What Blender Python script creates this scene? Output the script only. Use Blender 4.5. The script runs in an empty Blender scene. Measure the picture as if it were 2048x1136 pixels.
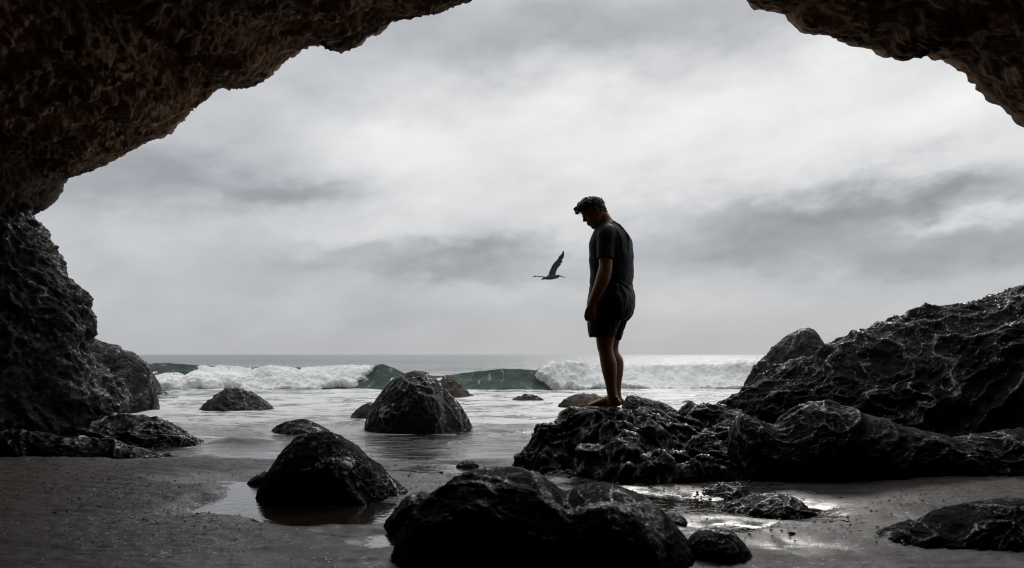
import bpy, math, random
import numpy as np

# ---------------------------------------------------------------- camera, sky, sun, exposure
SC = bpy.context.scene
COL = SC.collection
F, HOR, CX, H = 1600.0, 709.0, 1024.0, 0.90      # focal length in photo pixels, horizon row, centre column, eye height


def at(px, py, Y):
    return np.array([(px - CX) / F * Y, Y, H + (HOR - py) / F * Y])


cam_d = bpy.data.cameras.new('camera')
cam = bpy.data.objects.new('camera', cam_d)
COL.objects.link(cam)
cam.location = (0, 0, H)
cam.rotation_euler = (math.radians(90), 0, 0)
cam_d.sensor_width = 36
cam_d.lens = F / 2048 * 36
cam_d.shift_y = (HOR - 568) / 2048
cam_d.clip_start = 0.05
cam_d.clip_end = 12000
cam_d.dof.use_dof = True
cam_d.dof.focus_distance = 6.6
cam_d.dof.aperture_fstop = 3.0
SC.camera = cam

SUN_EL, SUN_AZ = math.radians(33), math.radians(14)     # azimuth measured from +Y towards +X
world = bpy.data.worlds.new('World')
SC.world = world
world.use_nodes = True
SC.view_settings.view_transform = 'Standard'
SC.view_settings.look = 'None'
SC.view_settings.gamma = 1
SC.view_settings.use_curve_mapping = False
SC.view_settings.exposure = 0.0
SC.cycles.use_denoising = True
SC.cycles.filter_width = 1.1
SC.cycles.max_bounces = 7
SC.cycles.diffuse_bounces = 4
SC.cycles.glossy_bounces = 3
SC.cycles.caustics_reflective = False
SC.cycles.caustics_refractive = False
SC.cycles.sample_clamp_indirect = 4.0

sun_d = bpy.data.lights.new('sun', 'SUN')
sun_d.energy = 0.8
sun_d.angle = math.radians(11)
sun_d.color = (1.0, 0.96, 0.91)
sun = bpy.data.objects.new('sun', sun_d)
COL.objects.link(sun)
sun.rotation_euler = (math.pi / 2 - SUN_EL, 0, math.pi - SUN_AZ)
sun.location = (2, 8, 12)


class NT:
    """small helper to write node trees as expressions"""
    def __init__(s, tree):
        s.t = tree
        s.t.nodes.clear()

    def n(s, typ, props=None, **inp):
        nd = s.t.nodes.new(typ)
        for k, v in (props or {}).items():
            setattr(nd, k, v)
        for k, v in inp.items():
            k = int(k[1:]) if k[0] == '_' and k[1:].isdigit() else k.replace('__', ' ')
            if hasattr(v, 'is_output'):
                s.t.links.new(v, nd.inputs[k])
            else:
                nd.inputs[k].default_value = v
        return nd

    def m(s, op, a, b=0.0, c=None, clamp=False):
        nd = s.t.nodes.new('ShaderNodeMath')
        nd.operation = op
        nd.use_clamp = clamp
        for i, v in enumerate((a, b) if c is None else (a, b, c)):
            if hasattr(v, 'is_output'):
                s.t.links.new(v, nd.inputs[i])
            else:
                nd.inputs[i].default_value = v
        return nd.outputs[0]

    def noise(s, vec, scale, detail=4, rough=0.55, dist=0.0, out=0):
        return s.n('ShaderNodeTexNoise', None, Vector=vec, Scale=scale, Detail=detail, Roughness=rough, Distortion=dist).outputs[out]

    def mapping(s, vec, scale=(1, 1, 1), loc=(0, 0, 0), rot=(0, 0, 0)):
        return s.n('ShaderNodeMapping', None, Vector=vec, Scale=scale, Location=loc, Rotation=rot).outputs[0]

    def rng(s, v, a, b, c=0.0, d=1.0, smooth=True):
        nd = s.n('ShaderNodeMapRange', {'interpolation_type': 'SMOOTHSTEP' if smooth else 'LINEAR', 'clamp': True},
                 Value=v, _1=a, _2=b, _3=c, _4=d)
        return nd.outputs[0]

    def mix(s, fac, a, b):
        nd = s.t.nodes.new('ShaderNodeMix')
        nd.data_type = 'RGBA'
        for sock, v in ((nd.inputs[0], fac), (nd.inputs[6], a), (nd.inputs[7], b)):
            if hasattr(v, 'is_output'):
                s.t.links.new(v, sock)
            else:
                sock.default_value = v if not isinstance(v, tuple) or len(v) == 4 else (*v, 1)
        return nd.outputs[2]


def build_sky():
    T = NT(world.node_tree)
    tc = T.n('ShaderNodeTexCoord')
    d = tc.outputs['Generated']
    sx = T.n('ShaderNodeSeparateXYZ', None, Vector=d)
    x, y, z = sx.outputs
    az = T.m('ARCTAN2', x, y)
    el = T.m('ARCSINE', z)
    slope = T.m('ADD', el, T.m('MULTIPLY', az, -0.09))
    ang = T.n('ShaderNodeCombineXYZ', None, X=az, Y=T.m('MULTIPLY', slope, 2.1), Z=0.37).outputs[0]
    n1 = T.noise(T.mapping(ang, loc=(1.7, 0.4, 0)), 3.1, 6, 0.52, 0.15)
    n2 = T.noise(T.mapping(ang, loc=(7.3, 2.1, 0)), 7.5, 7, 0.56, 0.2)
    # the broad cloud banks of the day, as masses at bearings and heights in the sky
    w1 = T.m('SUBTRACT', T.noise(ang, 6.0, 5, 0.55), 0.5)
    w2 = T.m('SUBTRACT', T.noise(T.mapping(ang, loc=(3, 9, 1)), 8.0, 6, 0.6), 0.5)
    azw = T.m('ADD', az, T.m('MULTIPLY', w1, 0.30))
    elw = T.m('ADD', el, T.m('MULTIPLY', w2, 0.11))

    def bank(px, py, wx, wy):
        a0 = math.atan((px - CX) / F)
        e0 = math.atan((HOR - py) / F)
        u = T.m('MULTIPLY', T.m('SUBTRACT', azw, a0), F / wx)
        v = T.m('MULTIPLY', T.m('SUBTRACT', elw, e0), F / wy)
        return T.m('POWER', 2.718, T.m('MULTIPLY', T.m('ADD', T.m('MULTIPLY', u, u), T.m('MULTIPLY', v, v)), -1.0))

    lum = T.m('ADD', 0.575, T.m('MULTIPLY', T.m('SUBTRACT', n1, 0.5), 0.34))
    lum = T.m('ADD', lum, T.m('MULTIPLY', T.m('SUBTRACT', n2, 0.5), 0.30))
    for px, py, wx, wy, a in BANKS:
        lum = T.m('ADD', lum, T.m('MULTIPLY', bank(px, py, wx, wy), a))
    # soft even veil close to the horizon
    veil = T.rng(el, 0.0, 0.10, 1.0, 0.0)
    lum = T.m('ADD', T.m('MULTIPLY', lum, T.m('SUBTRACT', 1.0, T.m('MULTIPLY', veil, 0.62))), T.m('MULTIPLY', veil, 0.62 * 0.455))
    # an overcast sky grows brighter towards the zenith
    lum = T.m('ADD', lum, T.rng(el, 0.42, 1.25, 0.0, 0.75))
    lum = T.m('MINIMUM', T.m('MAXIMUM', lum, 0.30), 1.4)
    tint = T.mix(T.rng(lum, 0.40, 0.85), (0.945, 0.985, 1.05), (0.995, 0.998, 1.0))
    cloud = T.n('ShaderNodeVectorMath', {'operation': 'SCALE'}, Vector=tint, Scale=lum).outputs[0]
    sky = T.n('ShaderNodeTexSky', {'sky_type': 'NISHITA', 'sun_disc': False, 'sun_elevation': SUN_EL, 'sun_rotation': SUN_AZ})
    b1 = T.n('ShaderNodeBackground', None, Color=sky.outputs[0], Strength=0.06)
    b2 = T.n('ShaderNodeBackground', None, Color=cloud, Strength=1.0)
    mx = T.n('ShaderNodeMixShader', None, Fac=0.95)
    T.t.links.new(b1.outputs[0], mx.inputs[1])
    T.t.links.new(b2.outputs[0], mx.inputs[2])
    out = T.n('ShaderNodeOutputWorld')
    T.t.links.new(mx.outputs[0], out.inputs[0])


BANKS = [  # photo column, row, half width, half height, amount
    (1700, 255, 560, 150, 0.18), (1230, 290, 460, 170, 0.18), (2150, 250, 300, 90, 0.10),
    (1600, 442, 280, 46, -0.33), (1930, 402, 130, 36, -0.30), (1960, 478, 120, 17, 0.20),
    (900, 520, 250, 40, -0.25), (1780, 530, 420, 44, -0.18), (1450, 500, 200, 36, -0.10),
    (340, 395, 240, 60, -0.24), (630, 412, 90, 24, -0.16), (1040, 70, 340, 70, -0.20),
    (450, 200, 260, 80, -0.05), (840, 320, 260, 100, 0.12), (1180, 455, 120, 34, 0.08), (700, 475, 200, 22, 0.06), (1500, 40, 300, 60, -0.10),
]
build_sky()

# ---------------------------------------------------------------- numpy noise
R0 = np.random.default_rng(7)
PERM = np.concatenate([R0.permutation(256)] * 3).astype(np.int32)
GR = R0.normal(size=(256, 3)).astype(np.float32)
GR /= np.linalg.norm(GR, axis=1)[:, None]


def perlin(p):
    p = np.ascontiguousarray(p, dtype=np.float32).reshape(-1, 3)
    out = np.empty(len(p), np.float32)
    for a in range(0, len(p), 200000):
        q = p[a:a + 200000]
        i = np.floor(q)
        f = q - i
        i = i.astype(np.int32) & 255
        u = f * f * f * (f * (f * 6 - 15) + 10)
        r = 0
        for dx in (0, 1):
            for dy in (0, 1):
                for dz in (0, 1):
                    h = PERM[PERM[PERM[i[:, 0] + dx] + i[:, 1] + dy] + i[:, 2] + dz]
                    g = GR[h]
                    dot = g[:, 0] * (f[:, 0] - dx) + g[:, 1] * (f[:, 1] - dy) + g[:, 2] * (f[:, 2] - dz)
                    w = (u[:, 0] if dx else 1 - u[:, 0]) * (u[:, 1] if dy else 1 - u[:, 1]) * (u[:, 2] if dz else 1 - u[:, 2])
                    r = r + w * dot
        out[a:a + 200000] = r * 1.6
    return out


def fbm(p, octs=4, gain=0.5, lac=2.03):
    p = np.asarray(p, np.float32).reshape(-1, 3)
    s, a = 0, 1.0
    for k in range(octs):
        s = s + a * perlin(p * lac ** k + k * 17.3)
        a *= gain
    return s


def ridged(p, octs=4, gain=0.5, lac=2.1, sharp=2.0):
    p = np.asarray(p, np.float32).reshape(-1, 3)
    s, a, w, tot = 0, 1.0, 1.0, 0
    for k in range(octs):
        r = np.clip(1 - np.abs(perlin(p * lac ** k + k * 9.7)) * 1.25, 0, 1) ** sharp
        s = s + a * r * w
        w = np.clip(r * 1.6, 0.15, 1)
        tot += a
        a *= gain
    return s / tot


def billow(p, octs=4, gain=0.5, lac=2.1):
    p = np.asarray(p, np.float32).reshape(-1, 3)
    s, a, tot = 0, 1.0, 0
    for k in range(octs):
        s = s + a * np.abs(perlin(p * lac ** k + k * 5.1))
        tot += a
        a *= gain
    return s / tot


def worley(p):
    """distance to nearest scattered point"""
    p = np.asarray(p, np.float32).reshape(-1, 3)
    out = np.empty(len(p), np.float32)
    for a in range(0, len(p), 200000):
        q = p[a:a + 200000]
        i = np.floor(q).astype(np.int32)
        f = q - i
        best = np.full(len(q), 9.0, np.float32)
        for dx in (-1, 0, 1):
            for dy in (-1, 0, 1):
                for dz in (-1, 0, 1):
                    h = PERM[PERM[PERM[(i[:, 0] + dx) & 255] + ((i[:, 1] + dy) & 255)] + ((i[:, 2] + dz) & 255)]
                    o = GR[h] * 0.32 + 0.5
                    dd = (o[:, 0] + dx - f[:, 0]) ** 2 + (o[:, 1] + dy - f[:, 1]) ** 2 + (o[:, 2] + dz - f[:, 2]) ** 2
                    best = np.minimum(best, dd)
        out[a:a + 200000] = np.sqrt(best)
    return out


RIDGE = [None]


def crests(w, octs=3, gain=0.42, width=0.065):
    """smooth hollows meeting in sharp crests; remembers where the crest lines run"""
    t, a, tot, line = 0, 1.0, 0, 0
    for k in range(octs):
        n = np.abs(perlin(w * 2.35 ** k + 11.1 * k))
        t = t + a * (1 - (n * 1.6) ** 0.78)
        line = np.maximum(line, np.exp(-(n / width) ** 2) * (1 - 0.18 * k))
        tot += a
        a *= gain
    RIDGE[0] = line
    return t / tot - 0.50


def sstep(x, a, b):
    t = np.clip((x - a) / (b - a), 0, 1)
    return t * t * (3 - 2 * t)


def smooth_curve(pts, n):
    """Catmull-Rom through points, resampled evenly by length"""
    P = np.asarray(pts, float)
    Q = np.vstack([2 * P[0] - P[1], P, 2 * P[-1] - P[-2]])
    out = []
    for k in range(len(P) - 1):
        t = np.linspace(0, 1, 24, endpoint=False)[:, None]
        a, b, c, d = Q[k], Q[k + 1], Q[k + 2], Q[k + 3]
        out.append(0.5 * (2 * b + (c - a) * t + (2 * a - 5 * b + 4 * c - d) * t ** 2 + (3 * b - 3 * c + d - a) * t ** 3))
    out = np.vstack(out + [P[-1:]])
    s = np.concatenate([[0], np.cumsum(np.linalg.norm(np.diff(out, axis=0), axis=1))])
    u = np.linspace(0, s[-1], n)
    return np.stack([np.interp(u, s, out[:, j]) for j in range(P.shape[1])], 1)


# ---------------------------------------------------------------- mesh helpers
def tag(o, label=None, cat=None, group=None, kind=None):
    for k, v in (('label', label), ('category', cat), ('group', group), ('kind', kind)):
        if v:
            o[k] = v
    return o


def mesh_obj(name, verts, faces, mat, parent=None, loc=None, smooth=True):
    verts = np.asarray(verts, np.float32).reshape(-1, 3)
    if loc is not None:
        verts = verts - np.asarray(loc, np.float32)
    me = bpy.data.meshes.new(name)
    if isinstance(faces, np.ndarray):
        k = faces.shape[1]
        me.vertices.add(len(verts))
        me.vertices.foreach_set('co', verts.ravel())
        me.loops.add(faces.size)
        me.loops.foreach_set('vertex_index', faces.astype(np.int32).ravel())
        me.polygons.add(len(faces))
        me.polygons.foreach_set('loop_start', np.arange(0, faces.size, k, dtype=np.int32))
        me.update(calc_edges=True)
    else:
        me.from_pydata(verts.tolist(), [], faces)
        me.update()
    me.validate()
    if smooth:
        me.polygons.foreach_set('use_smooth', np.ones(len(me.polygons), bool))
    me.materials.append(mat)
    o = bpy.data.objects.new(name, me)
    COL.objects.link(o)
    if loc is not None:
        o.location = loc
    if parent is not None:
        o.parent = parent
    return o


def set_ridge(o, values):
    at_ = o.data.attributes.new('ridge', 'FLOAT', 'POINT')
    at_.data.foreach_set('value', np.asarray(values, np.float32).ravel())


def grid_faces(nu, nv):
    i = np.arange(nu * nv).reshape(nu, nv)
    return np.stack([i[:-1, :-1], i[1:, :-1], i[1:, 1:], i[:-1, 1:]], -1).reshape(-1, 4)


def grid_normals(V):
    du = np.gradient(V, axis=0)
    dv = np.gradient(V, axis=1)
    n = np.cross(du, dv)
    n /= np.linalg.norm(n, axis=2, keepdims=True) + 1e-9
    return n


def displaced(V, fn, outward):
    """push a grid along its normals by fn(points); outward = a point inside the solid"""
    n = grid_normals(V)
    c = V - np.asarray(outward, float)
    if np.sum(n * c) < 0:
        n = -n
    return V + n * fn(V.reshape(-1, 3)).reshape(V.shape[0], V.shape[1], 1)


# ---------------------------------------------------------------- materials
def new_mat(name):
    m = bpy.data.materials.new(name)
    m.use_nodes = True
    return m, NT(m.node_tree)


def finish(T, **kw):
    b = T.n('ShaderNodeBsdfPrincipled', None, **kw)
    o = T.n('ShaderNodeOutputMaterial')
    T.t.links.new(b.outputs[0], o.inputs[0])
    return b


def simple_mat(name, c1, c2, scale, rough, bump=0.0, spec=0.5, sss=0.0, sheen=0.0):
    m, T = new_mat(name)
    v = T.n('ShaderNodeTexCoord').outputs['Object']
    n = T.noise(v, scale, 5, 0.6)
    col = T.mix(T.rng(n, 0.3, 0.7), c1, c2)
    kw = {}
    if bump:
        bp = T.n('ShaderNodeBump', None, Strength=bump, Distance=0.01, Height=T.noise(v, scale * 4, 4, 0.6))
        kw['Normal'] = bp.outputs[0]
    b = finish(T, Base__Color=col, Roughness=rough, Specular__IOR__Level=spec, **kw)
    if sss:
        b.inputs['Subsurface Weight'].default_value = sss
        b.inputs['Subsurface Radius'].default_value = (0.02, 0.008, 0.004)
    if sheen:
        b.inputs['Sheen Weight'].default_value = sheen
    return m


def rock_mat(name, c1, c2, rough, gloss, bump=0.5, fine=60.0, spec=0.2, c3=None, bead=55.0, dry=None, sparse=0.12):
    """dull dark skin; worn ridges and scattered beads of it are polished and wet (gloss)"""
    m, T = new_mat(name)
    v = T.n('ShaderNodeTexCoord').outputs['Object']
    a = T.noise(v, 2.3, 6, 0.62)
    b = T.noise(v, 11.0, 6, 0.65, 0.3)
    col = T.mix(T.rng(a, 0.35, 0.68), c1, c2)
    if c3:
        col = T.mix(T.rng(b, 0.50, 0.70), col, c3)
    if dry:
        pos = T.n('ShaderNodeSeparateXYZ', None, Vector=T.n('ShaderNodeNewGeometry').outputs['Position'])
        # the dark zone climbs higher towards the left foot of the arch
        z = T.m('ADD', pos.outputs['Z'], T.m('MULTIPLY', T.m('MINIMUM', T.m('ADD', pos.outputs['X'], 4.0), 0.6), 0.7))
        z = T.m('ADD', z, T.m('MULTIPLY', T.m('SUBTRACT', T.noise(v, 0.9, 5, 0.6), 0.5), 2.2))
        warm = T.mix(T.rng(T.m('ADD', T.m('MULTIPLY', b, 0.6), T.m('MULTIPLY', a, 0.4)), 0.40, 0.64), dry[0], dry[1])
        col = T.mix(T.rng(z, STAIN[0], STAIN[1]), col, warm)
    f1 = T.noise(v, fine, 6, 0.68)
    h = T.m('ADD', T.m('MULTIPLY', f1, 0.7), T.m('MULTIPLY', b, 0.5))
    bp = T.n('ShaderNodeBump', None, Strength=bump, Distance=0.02, Height=h)
    kw = {}
    if gloss:
        ridge = T.n('ShaderNodeAttribute', {'attribute_name': 'ridge'}).outputs['Fac']
        patch = T.rng(T.noise(v, 3.2, 4, 0.6), 0.42, 0.60)
        dots = T.rng(T.noise(v, bead, 3, 0.6), 0.47, 0.58)
        film = T.m('MAXIMUM', T.m('MULTIPLY', T.m('MULTIPLY', T.rng(ridge, 0.15, 0.7), T.m('ADD', 0.30, T.m('MULTIPLY', dots, 0.75))), T.rng(T.noise(v, 1.7, 4, 0.6), 0.36, 0.58, sparse, 1.0)), T.m('MULTIPLY', T.m('MULTIPLY', dots, patch), 0.16))
        film = T.m('MULTIPLY', film, gloss, clamp=True)
        kw = dict(Coat__Weight=film, Coat__Roughness=0.17, Coat__IOR=2.1, Coat__Normal=bp.outputs[0])
    finish(T, Base__Color=col, Roughness=rough, Normal=bp.outputs[0], Specular__IOR__Level=spec, **kw)
    return m


M_WET = rock_mat('wet_black_rock', (0.0030, 0.0056, 0.0062), (0.0075, 0.0105, 0.0105), 0.62, 1.0, 0.5, 60, 0.05, c3=(0.015, 0.0150, 0.0095), sparse=0.85)
M_WET2 = rock_mat('wet_dark_rock', (0.0034, 0.0056, 0.0062), (0.0085, 0.0105, 0.0105), 0.75, 0.8, 0.5, 60, 0.02, c3=(0.015, 0.0145, 0.0100))
M_MASS = rock_mat('outcrop_rock', (0.0026, 0.0048, 0.0054), (0.0062, 0.0086, 0.0086), 0.66, 0.85, 0.6, 50, 0.04, c3=(0.012, 0.0115, 0.0082), sparse=0.3)
STAIN = (1.9, 3.3)      # height of the dark tide-washed zone on the cave rock
M_WALL = rock_mat('cave_wall_rock', (0.007, 0.0095, 0.0098), (0.026, 0.024, 0.021), 0.60, 0.7, 0.9, 40, 0.10, c3=(0.062, 0.047, 0.036), bead=40)
M_CAVE = rock_mat('cave_side_rock', (0.007, 0.0095, 0.0098), (0.026, 0.024, 0.021), 0.60, 0.7, 0.9, 40, 0.10, c3=(0.062, 0.047, 0.036), bead=40, dry=((0.05, 0.031, 0.019), (0.20, 0.118, 0.070)))
M_ROOF = rock_mat('cave_roof_rock', (0.020, 0.017, 0.014), (0.075, 0.054, 0.039), 0.8, 0, 0.9, 34, 0.2, c3=(0.13, 0.085, 0.056), dry=((0.14, 0.082, 0.046), (0.58, 0.345, 0.20)))
M_BROWN = rock_mat('brown_rock', (0.028, 0.023, 0.018), (0.075, 0.059, 0.046), 0.6, 0.4, 0.8, 34, 0.12)

# ---------------------------------------------------------------- ground: one sheet of sand running out under the sea
WL = 0.0     # water level


def gy(py, h=H):          # distance at which the sea-level plane shows at a photo row
    return h * F / (py - HOR)


PUDDLES = [  # photo column, distance, half width (m), half depth (m), dip (m)
    (480, 5.00, 0.26, 0.62, 0.085), (430, 5.75, 0.42, 0.45, 0.050), (560, 4.55, 0.40, 0.24, 0.055), (690, 4.45, 0.45, 0.26, 0.060),
    (800, 4.65, 0.30, 0.30, 0.050), (770, 3.85, 0.20, 0.20, 0.045), (1000, 6.1, 0.8, 0.22, 0.030), (1180, 5.55, 0.55, 0.25, 0.030),
    (1420, 4.75, 0.45, 0.26, 0.038), (1560, 4.50, 0.32, 0.25, 0.036), (1600, 3.62, 0.30, 0.16, 0.026),
    (1440, 4.1, 0.30, 0.14, 0.036), (900, 6.3, 0.6, 0.3, 0.035), (860, 5.4, 0.4, 0.35, 0.025), (1330, 5.0, 0.3, 0.2, 0.03),
]


def ground_height(x, y):
    p = np.stack([x, y, np.zeros_like(x)], -1).reshape(-1, 3)
    w = fbm(p * 1.3, 3).reshape(x.shape)
    z = 0.032 + 0.010 * w + 0.012 * fbm(p * (0.5, 0.9, 1) + 21, 2).reshape(x.shape)
    z = z + 0.035 * sstep(-x, 0.6, 3.2) * sstep(y, 7.2, 5.6) + 0.035 * sstep(x, 1.6, 3.0) * sstep(y, 7.2, 5.4)
    z = z + 0.02 * sstep(-y, -4.2, -2.4)
    edge = 6.62 + 0.10 * w + 0.12 * sstep(x, -1, 1)
    z = z - 0.10 * sstep(y, edge, edge + 0.30) - 0.05 * np.clip(y - 7, 0, 60) - 0.0008 * np.clip(y - 60, 0, 1e4)
    wx = x + 0.16 * fbm(p * 2.2 + 3.3, 3).reshape(x.shape)
    wy = y + 0.16 * fbm(p * 2.2 + 8.8, 3).reshape(x.shape)
    for px, Y, rx, ry, dip in PUDDLES:
        X = (px - CX) / F * Y
        z = z - dip * np.exp(-(((wx - X) / rx) ** 2 + ((wy - Y) / ry) ** 2) ** 1.5)
    # sand banked against the foot of the outcrop, thrown up in low ripples on the left
    z = z + 0.010 * np.exp(-((y - 5.45 - 0.15 * w) / 0.22) ** 2) * sstep(x, 0.7, 1.4)
    rip = np.sin(y * 42 + 5.5 * w + 2.2 * x) * sstep(fbm(p * 0.9 + 40, 2).reshape(x.shape), -0.2, 0.5)
    z = z + 0.0035 * rip * sstep(z, 0.02, 0.05) * sstep(y, 7.0, 6.4)
    near = sstep(y, 10, 7)
    z = z + near * (0.0040 * fbm(p * 9, 3) + 0.0085 * (ridged(p * (11, 15, 1), 3, 0.6) - 0.35) * sstep(z.ravel(), 0.015, 0.05) + 0.0032 * fbm(p * 30, 2)).reshape(x.shape)
    return z


def build_ground():
    fx = np.arange(-4.2, 4.2001, 0.0235)
    out = np.geomspace(4.7, 5000, 40)
    xs = np.concatenate([-out[::-1], fx, out])
    ys = np.concatenate([-np.geomspace(3000, 6, 20), np.linspace(-5.5, 2.7, 20), np.arange(2.8, 7.3, 0.0175), np.geomspace(7.35, 6000, 60)])
    X, Y = np.meshgrid(xs, ys, indexing='ij')
    Z = ground_height(X, Y)
    o = mesh_obj('sand', np.stack([X, Y, Z], -1), grid_faces(len(xs), len(ys)), M_SAND)
    tag(o, 'dark grey wet sand beach with shallow puddles', None, None, 'structure')


def sand_mat():
    m, T = new_mat('wet_sand')
    g = T.n('ShaderNodeNewGeometry').outputs['Position']
    z = T.n('ShaderNodeSeparateXYZ', None, Vector=g).outputs['Z']
    n = T.noise(g, 2.2, 5, 0.6)
    nf = T.noise(g, 55, 4, 0.7)
    zz = T.m('ADD', z, T.m('MULTIPLY', T.m('SUBTRACT', n, 0.5), 0.035))
    wet = T.rng(zz, 0.072, 0.012)
    grain = T.noise(g, 420, 2, 0.6)
    dry = T.mix(T.rng(grain, 0.3, 0.7), (0.029, 0.0208, 0.0158), (0.062, 0.0448, 0.0353))
    dry = T.mix(T.rng(nf, 0.42, 0.72), dry, (0.026, 0.0185, 0.0145))
    col = T.mix(wet, dry, (0.026, 0.0185, 0.0145))
    rough = T.rng(wet, 0.0, 1.0, 0.58, 0.24, False)
    rough = T.m('ADD', rough, T.m('MULTIPLY', T.m('SUBTRACT', nf, 0.5), 0.25))
    h = T.m('ADD', T.m('MULTIPLY', nf, 0.6), T.m('MULTIPLY', grain, 0.35))
    bp = T.n('ShaderNodeBump', None, Strength=T.rng(wet, 0, 1, 0.95, 0.13, False), Distance=0.012, Height=h)
    # wet grains and shell chips that catch the light
    chips = T.noise(g, 60, 2, 0.5)
    glint = T.m('MULTIPLY', T.rng(chips, 0.57, 0.66), T.rng(T.noise(g, 1.7, 3, 0.6), 0.40, 0.60))
    b2 = T.n('ShaderNodeBump', None, Strength=0.8, Distance=0.02, Height=chips, Normal=bp.outputs[0])
    finish(T, Base__Color=col, Roughness=rough, Normal=bp.outputs[0], Specular__IOR__Level=0.3, Coat__Weight=glint, Coat__Roughness=0.15, Coat__IOR=1.8, Coat__Normal=b2.outputs[0])
    return m


M_SAND = sand_mat()
build_ground()

# ---------------------------------------------------------------- sea
WAVE_Y = 21.2
CREST = np.array([(-300, 730), (100, 727), (300, 727), (360, 727), (430, 729), (480, 734), (560, 736), (650, 737), (710, 734), (740, 730), (762, 728),
                  (785, 736), (812, 747), (860, 751), (910, 748), (960, 741), (1000, 736), (1035, 737), (1070, 741), (1100, 735), (1130, 731),
                  (1160, 729), (1190, 733), (1250, 736), (1320, 735), (1380, 733), (1440, 733), (1500, 729), (1560, 727), (1800, 728), (2400, 730)], float)


def sea_height(x, y):
    p = np.stack([x, y, np.zeros_like(x)], -1).reshape(-1, 3)
    sh = x.shape
    far = sstep(y, 7, 16)
    off = sstep(y, 22, 60)
    z = np.full(sh, WL)
    near = sstep(y, 6.4, 8.0)
    z = z + near * 0.012 * fbm(p * (1.1, 2.6, 1), 2).reshape(sh)
    z = z + near * (0.006 + 0.014 * far) * fbm(p * (0.5, 1.9, 1) + 4, 3).reshape(sh)
    lo = ridged(p * (0.22, 0.62, 1) + 2.7, 2, sharp=5).reshape(sh)
    z = z + near * (0.045 + 0.02 * far) * lo
    z = z + off * (0.16 * fbm(p * (0.028, 0.11, 1) + 9, 3) + 0.45 * perlin(p * (0.006, 0.035, 1) + 1.7)).reshape(sh)
    for px, py, w, h in ((480, 889, 0.5, 0.060), (610, 840, 0.55, 0.05), (430, 917, 0.45, 0.035), (830, 880, 0.8, 0.03), (930, 886, 0.35, 0.045), (1010, 862, 0.5, 0.05),
                         (560, 800, 1.2, 0.06), (1100, 878, 0.3, 0.035), (700, 850, 0.7, 0.035)):
        Y = gy(py)
        X = (px - CX) / F * Y
        b = np.clip(1 - np.abs((x - X) / w), 0, 1)
        s = (y - Y - 0.12 * np.sin(x * 3.1 + px) - 0.05 * np.sin(x * 11 + px)) / (0.08 + 0.008 * Y)
        z = z + h * sstep(b, 0, 0.9) * (0.75 + 0.25 * np.sin(x * 7 + px)) * np.where(s < 0, np.exp(-(s * 1.7) ** 2), np.exp(-(s * 0.6) ** 2))
    return z


def sea_mat():
    m, T = new_mat('sea_water')
    g = T.n('ShaderNodeNewGeometry').outputs['Position']
    sx = T.n('ShaderNodeSeparateXYZ', None, Vector=g)
    y = sx.outputs['Y']
    a = T.noise(T.mapping(g, scale=(0.55, 1.6, 1)), 0.9, 6, 0.62, 1.2)
    b = T.noise(T.mapping(g, scale=(0.9, 2.2, 1), loc=(5, 3, 0)), 3.4, 7, 0.72, 1.0)
    lace = T.m('ADD', T.m('MULTIPLY', a, 0.55), T.m('MULTIPLY', b, 0.5))
    wash = T.n('ShaderNodeAttribute', {'attribute_name': 'wash'}).outputs['Fac']
    zone = T.m('MULTIPLY', T.rng(y, 7.2, 11.0), T.rng(y, 26.0, 60.0, 1.0, 0.0))
    thr = T.m('SUBTRACT', T.m('SUBTRACT', 0.65, T.m('MULTIPLY', zone, 0.16)), T.m('MULTIPLY', wash, 0.14))
    foam = T.m('MULTIPLY', T.rng(T.m('SUBTRACT', lace, thr), -0.02, 0.05), T.m('MAXIMUM', zone, wash))
    foam = T.m('MULTIPLY', foam, 0.85)
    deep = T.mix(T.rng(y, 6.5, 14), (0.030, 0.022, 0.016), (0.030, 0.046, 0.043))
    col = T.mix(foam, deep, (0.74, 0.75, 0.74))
    rough = T.m('ADD', T.rng(y, 8, 80, 0.06, 0.28, False), T.m('MULTIPLY', foam, 0.6))
    r0 = T.noise(g, 14.0, 3, 0.6, 0.3)
    r1 = T.noise(T.mapping(g, scale=(0.9, 2.4, 1)), 1.9, 5, 0.62, 0.6)
    r2 = T.noise(T.mapping(g, scale=(0.5, 1.5, 1)), 1.1, 4, 0.6)
    hgt = T.m('ADD', T.m('ADD', T.m('MULTIPLY', r0, T.rng(y, 4.0, 10.0, 0.006, 0.010)), T.m('MULTIPLY', r1, T.rng(y, 6.3, 9.0, 0.0, 0.14))), T.m('MULTIPLY', r2, T.rng(y, 9, 40, 0.0, 0.13)))
    hgt = T.m('ADD', hgt, T.m('MULTIPLY', foam, 0.03))
    bp = T.n('ShaderNodeBump', None, Strength=0.55, Distance=1.0, Height=hgt)
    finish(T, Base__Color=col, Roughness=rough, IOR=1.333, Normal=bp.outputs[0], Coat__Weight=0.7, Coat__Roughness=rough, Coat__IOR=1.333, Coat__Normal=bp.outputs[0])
    return m


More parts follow.
